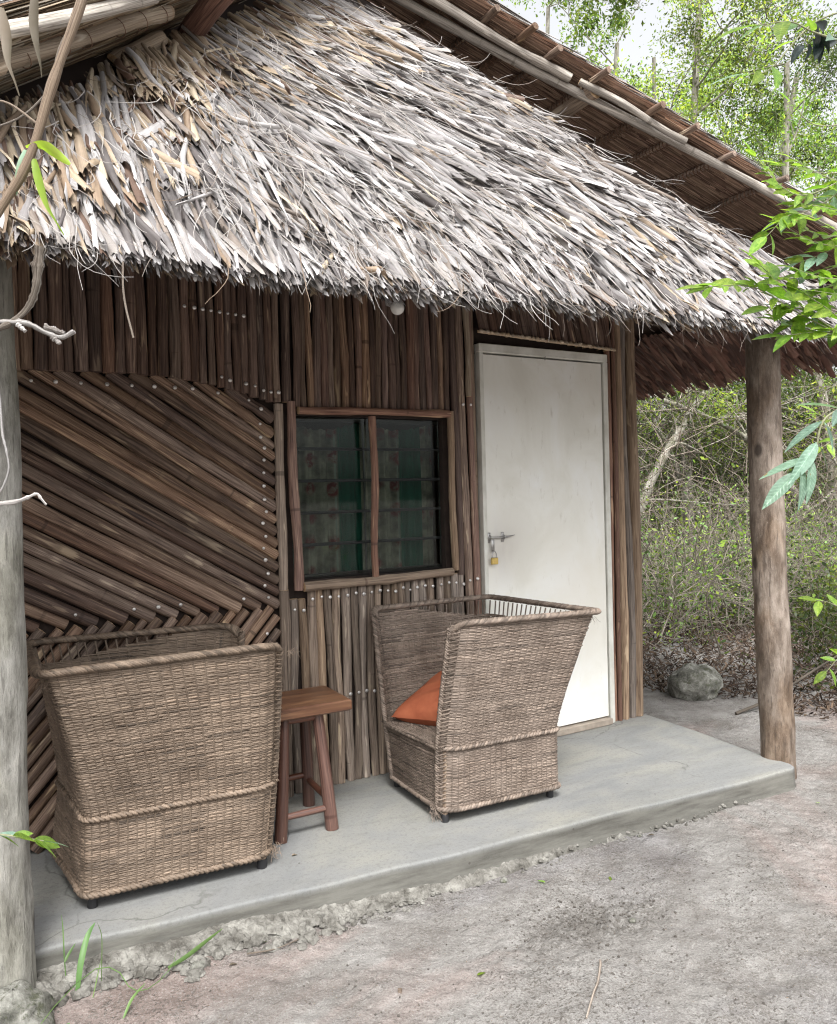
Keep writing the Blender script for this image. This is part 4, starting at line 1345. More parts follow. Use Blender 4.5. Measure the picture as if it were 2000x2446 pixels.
def rope(g, P, core, strand, pitch, nstr, rng, base=arr(.36, .28, .20), k=5, flat=1.0):
    P = np.asarray(P, float)
    L = np.concatenate([[0], np.cumsum(np.linalg.norm(np.diff(P, axis=0), axis=1))])
    n = max(12, int(L[-1] / .006))
    u = np.linspace(0, L[-1], n)
    C = np.stack([np.interp(u, L, P[:, q]) for q in range(3)], -1)
    # soften corners
    for _ in range(4): C[1:-1] = (C[:-2] + C[1:-1] * 2 + C[2:]) / 4
    T, A, B = frames(C)
    for s in range(nstr):
        a = u / pitch * 2 * np.pi + s * 2 * np.pi / nstr
        Q = C + core * (np.cos(a)[:, None] * A + flat * np.sin(a)[:, None] * B)
        rr = strand * (1 + .12 * rng.normal(size=n)).clip(.7, 1.4)
        tone = np.repeat(rng.choice([.6, .85, 1.0, 1.2], n // 8 + 2), 8)[:n]
        tube(g, Q, rr, k, np.repeat(base[None, :] * tone[:, None], k, 0), False)

def wicker_chair(label, loc, rz, mirror, gap_side, tone, seed, sh0=0.0, sh1=0.15, ext=0.0):
    rng = np.random.default_rng(seed)
    c = thing('wicker_armchair', label, 'armchair', loc, rz, 'wicker armchairs on the veranda')
    def mir(a):                                             # old and sagging: racked sideways, front leaning
        a = np.array(a, float)
        f = np.clip(a[:, 2] / .78, 0, 1.05)
        x = a[:, 0] - (.035 * f * np.clip(a[:, 0] / .6, 0, 1.1) if mirror < 0 else 0) + (f * np.clip(1 - a[:, 0] / .5, 0, 1) * (.010 - .115 * a[:, 1]) if mirror > 0 else 0) - (sh0 + (sh1 - sh0) * f) * (a[:, 1] + .25) * (1 if mirror > 0 else -1) - ext * (.35 + .65 * f) * np.clip(1 - a[:, 0] / .5, 0, 1)
        y = np.where(a[:, 1] > 0, a[:, 1] * (.83 if mirror < 0 else 1.0), a[:, 1])
        return np.stack([x * mirror, y, a[:, 2]], -1)
    def fin(g, name, par):
        g.v = [mir(v) for v in g.v]
        if mirror < 0: g.f = [f[:, ::-1] for f in g.f]
        return g.build(name, M['wicker'], par)
    base = arr(*tone)
    # gap below the rim on the back and one arm. s: 0..1 from the near front edge round the back
    def zgap(s):
        s_ = s if gap_side > 0 else 1 - s
        return .778 - .070 * sstep(.385, .43, s_) + .070 * sstep(.66, .93, s_)
    g = Geo()
    zs = np.arange(.052, .778, .0059)
    weave_rows(g, zs, chair_path, .0088,   .0272, .0042, rng, zgap, base=base)
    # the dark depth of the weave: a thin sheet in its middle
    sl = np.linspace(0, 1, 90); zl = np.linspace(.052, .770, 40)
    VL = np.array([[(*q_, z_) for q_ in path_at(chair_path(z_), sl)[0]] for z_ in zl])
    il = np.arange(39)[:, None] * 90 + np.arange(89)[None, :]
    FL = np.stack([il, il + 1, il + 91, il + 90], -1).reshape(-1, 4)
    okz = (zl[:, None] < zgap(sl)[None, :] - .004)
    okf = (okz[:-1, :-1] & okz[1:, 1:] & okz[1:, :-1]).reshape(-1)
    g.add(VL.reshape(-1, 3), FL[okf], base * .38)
    # stakes
    for s in np.linspace(.004, .996, 66):
        zz = np.linspace(.05, .775, 9)
        Q = []
        for z in zz:
            xy, _ = path_at(chair_path(z), np.array([s])); Q.append((xy[0, 0], xy[0, 1], z))
        tube(g, Q, .0034, 5, base * .72, False)
    fin(g, 'woven_shell', c)
    # lower front panel and the seat
    g = Geo()
    fp = lambda z: np.array([[.000, .205], [-.004, 0], [.000, -.205]])
    weave_rows(g, np.arange(.052, .305, .0068), fp, .0088, .0272, .0037, rng, base=base * .85)
    fin(g, 'front_panel', c)
    g = Geo()
    g2 = Geo()
    sp_ = lambda z: np.array([[0, -.235], [0, .235]])
    weave_rows(g2, np.arange(.0, .555, .0075), sp_, .009, .0272, .0038, rng, base=base * .8)
    for v in g2.v:
        w = v.copy(); v[:, 0] = w[:, 2] - .010; v[:, 2] = w[:, 0] + .300 + .0
    g2.f = [f for f in g2.f]
    fin(g2, 'seat', c)
    # bands of paired cane at seat height and at the foot
    for zb, rr in ((.292, .0062), (.052, .0068)):
        g = Geo()
        P = chair_path(zb); P3 = np.concatenate([P, np.full((len(P), 1), zb)], -1)
        ctr = P.mean(0)
        dirs = (P - ctr); dirs /= np.linalg.norm(dirs, axis=1, keepdims=True)
        P3[:, :2] += dirs * .007
        P3 = np.vstack([P3, P3[:1]])
        rope(g, P3, .0048, rr, .030, 2, rng, base * 1.02)
        fin(g, 'cane_band', c)
    # thick plaited rim
    P = chair_path(.785)
    P = P + np.array([[0, 0]] * 3 + [[.004, -.006], [.016, -.01], [.024, 0], [.024, 0], [.016, .01], [.004, .006]] + [[0, 0]] * 3)
    zr = np.array([.760, .784, .792, .791, .789, .786, .786, .789, .791, .792, .784, .760])
    g = Geo()
    rope(g, np.concatenate([P, zr[:, None]], -1),   .0120, .0056, .080, 8, rng, base * 1.0, flat=.66)
    fin(g, 'rim', c)
    # plaited front edges of the arms
    for sgn in (-1, 1):
        g = Geo()
        Q = []
        for z in np.linspace(.765, .045, 14):
            p = chair_path(z)[0] * np.array([1, 1]); Q.append((p[0] - .004, p[1] * (1 if sgn < 0 else -1), z))
        rope(g, Q, .0075, .0058, .040, 4, rng, base * 1.0)
        for z in np.arange(.07, .76, .016):                  # lashing stitches over the edge
            p0 = chair_path(z)[0]; p1 = chair_path(z)[1]
            a_ = arr(p0[0] - .012, p0[1], z); b_ = arr(p1[0] - .004, p1[1] - .004, z + .012)
            if sgn > 0: a_[1] *= -1; b_[1] *= -1
            tube(g, [a_, (a_ + b_) / 2 + arr(-.006, -.004 if sgn < 0 else .004, 0), b_], .0026, 4, base * rng.uniform(.5, 1.2), False)
        fin(g, 'arm_edge', c)
    # feet
    for (x_, y_) in ((.022, -.222), (.022, .222), (.530, -.222), (.530, .222)):
        g = Geo(); tube(g, [(x_, y_, .024), (x_, y_, .07), (x_, y_, .28)], [.0125, .0125, .0125], 12)
        g.v = [mir(v) for v in g.v]
        leg = g.build('leg', [M['pole_tan']], c)
        g = Geo(); tube(g, [(x_, y_, 0), (x_, y_, .004), (x_, y_, .032)], [.0150, .0158, .0145], 14)
        g.v = [mir(v) for v in g.v]
        g.build('rubber_foot', [M['rubber']], leg)
    # frayed ends at corners
    g = Geo()
    m = 90
    src = np.array([[.69, -.30, .765], [-.02, -.21, .05], [-.025, -.21, .06], [.0, -.27, .76]])[rng.integers(0, 4, m)]
    D = rng.normal(0, .4, (m, 3)) + arr(.2, -.3, -.7)
    fibres(g, src + rng.normal(0, .012, (m, 3)), D, np.tile(arr(0, -1, 0), (m, 1)), rng.uniform(.012, .045, m), rng.uniform(.0005, .0011, m), np.tile(base * 1.1, (m, 1)), rng, n=6)
    o = fin(g, 'frayed_cane', c); o['kind'] = 'stuff'
    return c

chair_r = wicker_chair('wicker armchair holding an orange cushion, in front of the door', (1.606, -.408, 0), R(-3.6), 1, 1, (.208, .168, .138), 3, 0.0, .15)
chair_l = wicker_chair('empty browner wicker armchair turned sideways beside the left post', (.872, -.375, 0), R(-4.5), -1, 1, (.185, .142, .106), 9, .19, .06, .13)

# ---------------------------------------------------------------- cushion
def pillow_mesh():
    n = 41
    u = np.linspace(-1, 1, n)
    U_, V_ = np.meshgrid(u, u)
    def side(sg):
        w = (1 - np.abs(U_) ** 2.6) * (1 - np.abs(V_) ** 2.6)
        w = np.clip(w, 0, 1) ** .45
        pinch = 1 - .085 * (np.cos(V_ * 1.57) ** 2) * np.abs(U_) ** 2
        pinch2 = 1 - .085 * (np.cos(U_ * 1.57) ** 2) * np.abs(V_) ** 2
        X_ = U_ * .225 * pinch; Y_ = V_ * .225 * pinch2
        wr = .007 * fbm(np.stack([U_.reshape(-1) * 2.2 + 3, V_.reshape(-1) * 2.2], -1), 3, 13 + (sg > 0)).reshape(U_.shape)
        fold = .011 * np.sin((U_ * 1.4 + V_ * .5) * 8) * np.exp(-((U_ + .55) ** 2 + (V_ + .1) ** 2) * 2.0) + .008 * np.sin((U_ * .4 - V_ * 1.2) * 9) * np.exp(-((U_ + .1) ** 2 + (V_ + .5) ** 2) * 2.5)
        return np.stack([X_, Y_, sg * (.078 * w) + (wr + fold) * w], -1)
    g = Geo()
    i = np.arange(n - 1)[:, None] * n + np.arange(n - 1)[None, :]
    F = np.stack([i, i + 1, i + n + 1, i + n], -1).reshape(-1, 4)
    g.add(side(1).reshape(-1, 3), F); g.add(side(-1).reshape(-1, 3), F[:, ::-1])
    return g
cu = pillow_mesh().build('cushion', M['cushion'])
ax = Vector((.47, -.18, .10)).normalized()                    # from the low tip towards the back
bx = Vector((.28, .93, .18)); bx = (bx - bx.dot(ax) * ax).normalized()
cx = ax.cross(bx)
e1 = (ax + bx).normalized(); e2 = (bx - ax).normalized()
cu.matrix_world = Matrix(((e1.x, e2.x, cx.x, 1.895), (e1.y, e2.y, cx.y, -.330), (e1.z, e2.z, cx.z, .388), (0, 0, 0, 1)))
tag(cu, 'rusty orange cushion lying in the right wicker armchair', 'cushion')

# ---------------------------------------------------------------- stool
st = thing('wooden_stool', 'small reddish brown wooden stool between the two wicker armchairs', 'stool', (1.13, -.30, 0), R(0))
def w2s(x, y, z): return (x - 1.13, y + .30, z)
g = Geo()
box(g, (0, 0, 0), (.335, .285, .044), bev=.006)
o = g.build('seat', M['stool_top'], st, smooth=False); o.location = (.012, -.012, .478); o.rotation_euler = (0, 0, R(-2))
legs = [((1.178, -.400, .465), (1.212, -.440, 0)), ((1.200, -.205, .465), (1.230, -.160, 0)), ((1.045, -.395, .465), (1.000, -.440, 0)), ((1.045, -.215, .465), (1.012, -.160, 0))]
for a, b in legs:
    g = Geo(); tube(g, spline([w2s(*a), w2s((a[0] + b[0]) / 2 + .002, (a[1] + b[1]) / 2, .23), w2s(*b)], 12), np.linspace(.0215, .0255, 12), 14, wob=.03)
    g.build('leg', M['stool'], st)
def lp_(k, z):
    a, b = np.array(legs[k][0]), np.array(legs[k][1]); t = (a[2] - z) / a[2]; return a + (b - a) * t
for (i_, j_, z, r) in ((0, 2, .440, .013), (1, 3, .440, .013), (0, 2, .085, .0125), (1, 3, .135, .0125), (0, 1, .115, .012), (2, 3, .115, .012)):
    A_, B_ = lp_(i_, z), lp_(j_, z)
    g = Geo(); tube(g, [w2s(*A_), w2s(*((A_ + B_) / 2)), w2s(*B_)], [r, r * 1.08, r], 10); g.build('stretcher', M['stool'], st)

# ================================================================= stones, sticks, litter
def boulder(name, label, c, r, seed, mat='stone', n=44):
    th = np.linspace(0, 2 * np.pi, n, endpoint=False); ph = np.linspace(.02, np.pi - .02, n // 2)
    V = np.array([[math.sin(p) * math.cos(t_), math.sin(p) * math.sin(t_), math.cos(p)] for p in ph for t_ in th])
    d = 1 + .30 * fbm(V * 1.6 + seed, 3, seed) + .16 * fbm(V * 4 + seed, 4, seed + 3) + .07 * fbm(V * 12, 3, seed + 9)
    d = np.minimum(d, 1.06 + .03 * fbm(V * 4, 2, seed))
    V = V * d[:, None] * np.array(r)
    m_ = len(ph)
    i = np.arange(m_ - 1)[:, None] * n + np.arange(n)[None, :]; j = np.arange(m_ - 1)[:, None] * n + (np.arange(n)[None, :] + 1) % n
    g = Geo(); g.add(V, np.stack([i, i + n, j + n, j], -1).reshape(-1, 4))
    o = g.build(name, M[mat], None, loc=c)
    return tag(o, label, 'rock')
boulder('boulder', 'rough grey-green boulder at the edge of the thicket behind the corner post', (4.22, .36, -.015), (.185, .17, .135), 4)
boulder('boulder', 'lichened pale stone at the foot of the left post', (.075, -.925, -.075), (.098, .120, .085), 12)
boulder('boulder', 'smaller pale stone in the bottom left corner in front of the lichened one', (.10, -1.13, -.10), (.085, .075, .05), 15)
def gz(x, y): return float(ground_height(np.array([x]), np.array([y]))[0])
for (x, y, r, l) in ((.560, -.925, .024, 'angular pale grey stone beside the long grass blade'), (1.83, -1.42, .013, 'small light pebble in front of the scuffed hollow'), (2.32, -.98, .011, 'tiny whitish stone close to the step near the right end'),
                     (1.64, -.98, .016, 'flat mortar chip lying against the foot of the step')):
    boulder('small_stone', l, (x, y, gz(x, y) + r * .25), (r, r * .85, r * .6), int(x * 100), n=16)
def stick(pts, r, label, mat='twig', name='fallen_stick', cat='stick'):
    P = spline(pts, 20)
    g = Geo(); tube(g, P, np.linspace(r, r * .6, 20), 7, wob=.12)
    return tag(g.build(name, [M[mat]]), label, cat)
def gp(x, y, d=.004): return (x, y, gz(x, y) + d)
stick([gp(1.565, -1.553, .008), gp(1.545, -1.575, .012), gp(1.49, -1.623), gp(1.44, -1.66, .008), gp(1.36, -1.72)], .0045, 'thin crooked stick lying on the sand at the bottom edge')
stick([gp(.70, -.955, .012), gp(.78, -.968, .008), gp(.87, -.962, .01)], .003, 'short twig on the soil below the spilled mortar')
stick([gp(4.05, -.10, .01), (4.35, -.12, -.04), (4.8, -.10, .06), (5.3, -.15, .22)], .010, 'dark brown branch leaning out of the litter behind the right post', 'dark_twig', 'fallen_branch', 'branch')
g = Geo()
m = 8500
x = rng.uniform(.1, 4.0, m); y = -.87 - .085 * x - rng.uniform(0, 1, m) ** 1.1 * 1.9
z = ground_height(x, y) + .001
cc = np.array([[.55, .46, .40], [.8, .7, .62], [1.5, 1.45, 1.3], [2.2, 2.1, 1.9], [1.0, .9, .8]])[rng.choice(5, m, p=[.36, .30, .10, .06, .18])]
V, F, C, UV = leaves_batch(np.stack([x, y, z], -1), np.stack([np.cos(x * 991), np.sin(x * 991), rng.uniform(-.05, .15, m)], -1), np.tile(arr(0, 0, 1), (m, 1)), rng.uniform(.0015, .0052, m), rng.uniform(.0007, .0016, m), rng.uniform(0, .001, m), rng.normal(0, .001, m), cc, rng, n=3)
g.add(V, F, C)
tag(g.build('debris', M['litter'], None), 'fine dark and pale plant debris scattered over the sand', 'debris', kind='stuff')

def leaf_geo(L, W, n=9, fold=.22, droop=.12, notch=0.0, col=(1, 1, 1)):
    """pointed leaf along +x, midrib fold, real thickness of two skins is not needed at leaf scale"""
    t = np.linspace(0, 1, n)
    w = W * np.sin(np.pi * t ** .8) ** .9 * .5 + .0004
    V = []
    for q in range(n):
        zc = -droop * L * t[q] ** 2
        for s_ in (-1, -.5, 0, .5, 1):
            V.append((t[q] * L, s_ * w[q], zc + abs(s_) * w[q] * fold + .02 * w[q] * math.sin(t[q] * 14) * s_))
    i = np.arange(n - 1)[:, None] * 5 + np.arange(4)[None, :]
    F = np.stack([i, i + 5, i + 6, i + 1], -1).reshape(-1, 4)
    g = Geo(); C = np.tile(np.array(col, float), (n * 5, 1)); C[2::5] *= 1.18
    g.add(np.array(V), F, C, uv=np.array(V)[:, :2] * 10)
    return g
LEAF = [leaf_geo(1, .42).mesh('leaf', M['leaf_near']), leaf_geo(1, .50, droop=.05).mesh('leaf', M['leaf_near']), leaf_geo(1, .36, droop=.25).mesh('leaf', M['leaf_near'])]
LEAFB = [leaf_geo(1, .30, droop=.08).mesh('leaf', M['leaf_blue']), leaf_geo(1, .26, droop=.2).mesh('leaf', M['leaf_blue'])]
LEAFK = leaf_geo(1, .55, droop=.3, fold=.6).mesh('leaf', M['dark_leaf'])
LEAFG = [leaf_geo(1, .16, droop=.25, fold=.4).mesh('blade', M['grass'])]
LEAFD = [leaf_geo(1, .45, droop=.3, fold=.6).mesh('dead_leaf', M['dry_leaf'])]

def orient(pos, d, up, L, roll=0.0):
    d = Vector(d).normalized(); up = Vector(up)
    s = up.cross(d)
    if s.length < 1e-4: s = Vector((0, 1, 0)).cross(d)
    s.normalize(); n = d.cross(s)
    m = Matrix((( d.x, s.x, n.x, pos[0]), (d.y, s.y, n.y, pos[1]), (d.z, s.z, n.z, pos[2]), (0, 0, 0, 1)))
    return m @ Matrix.Rotation(roll, 4, 'X') @ Matrix.Scale(L, 4)

def leafy_branch(label, stems, L, every, meshes, name='leafy_branch', group=None, spread=.9, mat='stem', r=.0016, up=(0, -.5, .85), seed=1, pair=True, extra=()):
    rr = random.Random(seed)
    base = stems[0][0]
    root = thing(name, label, 'branch', base, 0, group)
    bv = arr(*base)
    for st_ in stems:
        P = spline(st_, 24)
        Ln = np.linalg.norm(np.diff(P, axis=0), axis=1).sum()
        g = Geo(); tube(g, P - bv, np.linspace(r * 1.4, r * .5, 24), 6); g.build('stem', M[mat], root)
        k = max(2, int(Ln / every))
        for q in range(k):
            u = (q + .6) / k * 23
            p = P[min(23, int(u))]; d = P[min(23, int(u) + 1)] - P[max(0, int(u) - 1)]; d /= np.linalg.norm(d)
            for sg in ((1, -1) if pair else (rr.choice((1, -1)),)):
                sd = np.cross(d, arr(*up)); sd /= np.linalg.norm(sd)
                dd = d * rr.uniform(.3, .9) + sd * sg * spread * rr.uniform(.7, 1.2) + arr(rr.uniform(-.25, .25), rr.uniform(-.3, .3), rr.uniform(-.35, .2))
                place('leaf', rr.choice(meshes), root, orient(p - bv, dd, (up[0] + rr.uniform(-.5, .5), up[1] + rr.uniform(-.4, .4), up[2] + rr.uniform(-.3, .3)), L * rr.uniform(.65, 1.2), rr.uniform(-.5, .5)))
        d = P[-1] - P[-3]
        place('leaf', rr.choice(meshes), root, orient(P[-1] - bv, d, up, L * rr.uniform(.9, 1.2)))
    for (pos, d, l_, ms) in extra:
        place('leaf', ms, root, orient(arr(*pos) - bv, d, up, l_))
    return root

G_ = 'leafy branches reaching in from the right'
leafy_branch('fresh green branch with broad leaves in front of the right end of the eave', [[(1.93, -2.17, 1.61), (1.764, -2.074, 1.715), (1.675, -2.021, 1.778), (1.573, -1.962, 1.780)], [(1.93, -2.17, 1.61), (1.80, -2.10, 1.70), (1.722, -2.064, 1.776), (1.666, -2.05, 1.822)], [(1.93, -2.17, 1.61), (1.83, -2.12, 1.66), (1.75, -2.05, 1.66)], [(1.93, -2.17, 1.61), (1.84, -2.13, 1.70), (1.79, -2.08, 1.76)]], .066, .034, LEAF, group=G_, seed=3)
leafy_branch('bright yellow-green sprays hanging over the lower end of the right roof slope', [[(1.88, -2.26, 1.78), (1.726, -2.164, 1.898), (1.669, -2.130, 1.915), (1.619, -2.102, 1.867)], [(2.03, -2.16, 2.12), (1.813, -2.097, 2.001), (1.743, -2.056, 2.020), (1.686, -2.020, 2.105)], [(2.06, -2.12, 1.93), (1.895, -2.030, 1.940), (1.825, -1.986, 2.070)], [(2.0, -2.2, 1.86), (1.86, -2.08, 1.89), (1.74, -2.05, 1.935)], [(2.0, -2.2, 1.80), (1.87, -2.10, 1.80), (1.78, -2.06, 1.825)], [(2.0, -2.14, 2.02), (1.88, -2.08, 2.06), (1.79, -2.05, 2.10)], [(2.0, -2.2, 1.90), (1.86, -2.12, 1.96), (1.77, -2.08, 1.975)], [(1.98, -2.2, 1.74), (1.88, -2.14, 1.75), (1.80, -2.08, 1.77)]], .050, .028, LEAF, group=G_, seed=5)
dk = thing('withered_leaf', 'dark withered leaf clump among the green leaves in the top right corner', 'leaf', (1.82, -2.10, 2.36))
for q in range(9):
    place('leaf', LEAFK, dk, orient((random.uniform(-.02, .02), random.uniform(-.02, .02), random.uniform(-.02, .02)), (random.uniform(-1, 1), random.uniform(-.6, .6), random.uniform(-1.2, .4)), (random.uniform(-.5, .5), -1, .4), random.uniform(.04, .062), random.uniform(-1, 1)))
leafy_branch('dense mixed green spray low in front of the eave corner at the right edge', [[(1.96, -2.10, 1.80), (1.84, -2.06, 1.76), (1.74, -2.02, 1.735)], [(1.96, -2.10, 1.66), (1.85, -2.07, 1.675), (1.77, -2.03, 1.70)], [(1.96, -2.10, 1.72), (1.86, -2.09, 1.73), (1.80, -2.05, 1.70)], [(2.0, -2.12, 1.95), (1.90, -2.08, 1.88), (1.83, -2.04, 1.85)], [(1.98, -2.12, 1.86), (1.86, -2.06, 1.82), (1.76, -2.03, 1.80)], [(2.0, -2.1, 2.08), (1.90, -2.06, 2.0), (1.80, -2.02, 1.96)]], .066, .032, LEAF + LEAFB, group=G_, seed=29)
leafy_branch('long drooping green leaves in the top right corner', [[(1.60, -2.43, 2.10), (1.450, -2.345, 2.155), (1.403, -2.317, 2.180), (1.345, -2.285, 2.175)], [(1.80, -2.31, 2.34), (1.644, -2.223, 2.302), (1.550, -2.171, 2.200), (1.510, -2.145, 2.190)]], .075, .050, [LEAF[2], LEAFB[1]], group=G_, seed=8, pair=False)
leafy_branch('sparse twig of small leaves against the trees at the upper right', [[(2.30, -2.02, 2.33), (2.118, -1.921, 2.302), (2.050, -1.879, 2.37)], [(2.3, -2.0, 2.2), (2.14, -1.93, 2.17), (2.02, -1.86, 2.20)]], .055, .055, LEAF, group=G_, seed=11, pair=False)
leafy_branch('blue-green branch of narrow leaves crossing the right post', [[(1.32, -2.55, 1.44), (1.249, -2.476, 1.407), (1.226, -2.464, 1.346), (1.200, -2.45, 1.315)]], .080, .034, LEAFB, group=G_, seed=13, spread=.55, r=.002)
leafy_branch('small green twig in front of the thicket right of the post', [[(1.95, -2.18, 1.45), (1.845, -2.128, 1.443), (1.80, -2.10, 1.467)], [(1.95, -2.18, 1.40), (1.85, -2.13, 1.405), (1.81, -2.11, 1.385)]], .050, .035, LEAF, group=G_, seed=17, pair=False)
leafy_branch('green leaves low at the right edge beside the post', [[(2.45, -1.92, .83), (2.300, -1.826, .925), (2.25, -1.80, .94)], [(2.45, -1.92, .70), (2.33, -1.84, .76), (2.28, -1.81, .72)]], .060, .045, LEAF, group=G_, seed=19, pair=False)

# the branch and dry leaves in the upper left, nearest the camera
br = thing('bare_branch', 'smooth brown branch slanting across the upper left corner', 'branch', (.155, -2.29, 1.95))
bb = arr(.155, -2.29, 1.95)
g = Geo(); P = spline([(.160, -2.295, 1.97), (.142, -2.282, 1.882), (.107, -2.265, 1.778), (.080, -2.251, 1.690), (.044, -2.231, 1.624), (-.03, -2.19, 1.50)], 40)
rads = .0052 * (1 + .22 * np.exp(-((np.arange(40) - 15.5) / 1.0) ** 2) + .1 * np.sin(np.arange(40) * .8))
tube(g, P - bb, rads, 12); g.build('stem', [M['branch_brown']], br)
for pts in ([(.107, -2.265, 1.778), (.118, -2.25, 1.83), (.146, -2.24, 1.89)], [(.09, -2.256, 1.73), (.06, -2.24, 1.755), (.03, -2.22, 1.758)], [(.105, -2.263, 1.77), (.075, -2.24, 1.742), (.03, -2.22, 1.722)]):
    g = Geo(); tube(g, spline(pts, 10) - bb, np.linspace(.0017, .0008, 10), 6); g.build('twig', [M['twig']], br)
def dry_strip(pts, w, label, mat='dry_leaf', nm='dry_leaf'):
    P = spline(pts, 16); n = len(P)
    T, A, B = frames(P)
    ww = w * np.sin(np.pi * np.linspace(.08, .97, n)) ** .6
    a = np.linspace(0, 1.6, n)
    S_ = A * np.cos(a)[:, None] + B * np.sin(a)[:, None]; N_ = np.cross(T, S_)
    V = np.stack([P - S_ * ww[:, None], P + N_ * ww[:, None] * .45, P + S_ * ww[:, None]], 1)
    b = (np.arange(n - 1) * 3)[:, None] + np.arange(2)[None, :]
    g = Geo(); V = V.reshape(-1, 3); base = V[0].copy()
    g.add(V - base, np.stack([b, b + 1, b + 4, b + 3], -1).reshape(-1, 4))
    o = g.build(nm, M[mat], None, loc=tuple(base))
    return tag(o, label, 'leaf')
dry_strip([(.058, -2.234, 1.865), (.062, -2.236, 1.835), (.063, -2.238, 1.800), (.073, -2.244, 1.764)], .0075, 'curled grey dry leaf hanging at the far left above the eave')
dry_strip([(.093, -2.252, 1.885), (.090, -2.253, 1.845), (.093, -2.254, 1.812), (.096, -2.257, 1.785)], .0065, 'curled grey dry leaf hanging just left of the bare branch')
dry_strip([(.078, -2.250, 1.704), (.094, -2.258, 1.706), (.106, -2.262, 1.699), (.121, -2.274, 1.683)], .0065, 'narrow green leaf arching right from the bare branch', 'leaf_near', 'green_leaf')
dry_strip([(.085, -2.254, 1.690), (.090, -2.257, 1.660), (.098, -2.262, 1.630), (.112, -2.271, 1.602)], .0062, 'long green leaf hanging below the bare branch', 'leaf_near', 'green_leaf')
dry_strip([(.078, -2.250, 1.700), (.070, -2.246, 1.672), (.066, -2.240, 1.65)], .0060, 'pale blue-green leaf at the bend of the bare branch', 'leaf_blue', 'pale_leaf')
def twig_thing(paths, r, label, mat='lichen_twig', wob=.25):
    base = arr(*paths[0][0])
    t_ = thing('dead_twig', label, 'twig', tuple(base))
    for p in paths:
        P = spline(p, 30); n = len(P)
        g = Geo(); tube(g, P - base, r * np.linspace(1, .55, n) * (1 + .3 * np.abs(RNG.normal(size=n))), 8, wob=wob); g.build('twig', [M[mat]], t_)
    return t_
twig_thing([[(.098, -2.147, 1.622), (.095, -2.146, 1.60), (.092, -2.144, 1.574), (.083, -2.138, 1.548), (.066, -2.130, 1.529), (.035, -2.113, 1.512)]], .0042, 'brown knobbly twig curving down over the left post top', 'twig')
twig_thing([[(.030, -2.11, 1.527), (.060, -2.125, 1.5275), (.082, -2.140, 1.524), (.100, -2.15, 1.513), (.118, -2.160, 1.506), (.132, -2.169, 1.513)], [(.100, -2.15, 1.519), (.112, -2.157, 1.515), (.121, -2.162, 1.511)], [(.07, -2.133, 1.524), (.078, -2.137, 1.515)], [(.108, -2.155, 1.508), (.116, -2.159, 1.498)]], .0036, 'white lichened twig pointing right across the left post')
twig_thing([[(.030, -2.0, 1.294), (.050, -2.01, 1.2965), (.066, -2.019, 1.2985), (.082, -2.028, 1.3045), (.092, -2.034, 1.3085), (.097, -2.037, 1.302), (.103, -2.041, 1.293)]], .0022, 'thin white crooked twig halfway down the left post')
twig_thing([[(.049, -2.004, 1.480), (.052, -2.008, 1.43), (.053, -2.010, 1.394), (.057, -2.012, 1.37), (.059, -2.014, 1.345), (.052, -2.01, 1.322), (.042, -2.006, 1.305)]], .0022, 'pale wavy twig hanging along the left edge of the left post')
leafy_branch('pale green sprig at the left edge low on the left post', [[(.0, -1.875, .790), (.04, -1.90, .789), (.092, -1.93, .778)]], .042, .026, [LEAF[0], LEAFB[0]], seed=23, spread=.2, up=(.9, -.3, .2))

# grass beside the pale stone
def tuft(label, base, blades, seed):
    t_ = thing('grass_plant', label, 'grass', base)
    bv = arr(*base)
    for pts, w in blades:
        P = spline(pts, 14) - bv; n = len(P); T, A, B = frames(P)
        view = arr(.3, .9, 0)
        S_ = np.cross(T, view); S_ /= np.linalg.norm(S_, axis=1, keepdims=True); N_ = np.cross(T, S_)
        ww = w * np.sin(np.pi * np.linspace(.12, .99, n)) ** .7
        V = np.stack([P - S_ * ww[:, None], P + N_ * ww[:, None] * .4, P + S_ * ww[:, None]], 1).reshape(-1, 3)
        b = (np.arange(n - 1) * 3)[:, None] + np.arange(2)[None, :]
        g = Geo(); g.add(V, np.stack([b, b + 1, b + 4, b + 3], -1).reshape(-1, 4)); g.build('blade', M['grass'], t_)
    return t_
tuft('grass with one broad upright blade beside the pale stone', (.235, -.86, -.10), [
    ([(.235, -.86, -.10), (.25, -.84, -.02), (.275, -.80, .035), (.30, -.78, .06)], .0085),
    ([(.215, -.80, -.09), (.213, -.79, .0), (.214, -.77, .06), (.212, -.76, .10)], .002),
    ([(.213, -.80, -.02), (.225, -.79, -.005), (.245, -.78, .015)], .004),
    ([(.30, -.86, -.10), (.305, -.85, -.03), (.31, -.83, .04), (.30, -.82, .08)], .0014),
    ([(.27, -.90, -.10), (.285, -.89, -.05), (.30, -.88, .0)], .0016),
    ([(.20, -.98, -.09), (.205, -1.0, -.12), (.215, -1.03, -.12)], .007)], 1)
tuft('long thin runner of grass curling over the rubble with a single flat blade', (.10, -1.02, -.05), [
    ([(.06, -1.12, -.06), (.16, -.99, -.035), (.27, -.90, -.015), (.335, -.90, -.03), (.37, -.95, -.075), (.42, -.95, -.085), (.48, -.93, -.06), (.505, -.90, -.03)], .0016),
    ([(.475, -.92, -.062), (.53, -.91, -.052), (.59, -.88, -.045), (.66, -.84, -.04)], .0075),
    ([(.33, -1.03, -.10), (.36, -1.0, -.07), (.40, -.98, -.05)], .004)], 2)
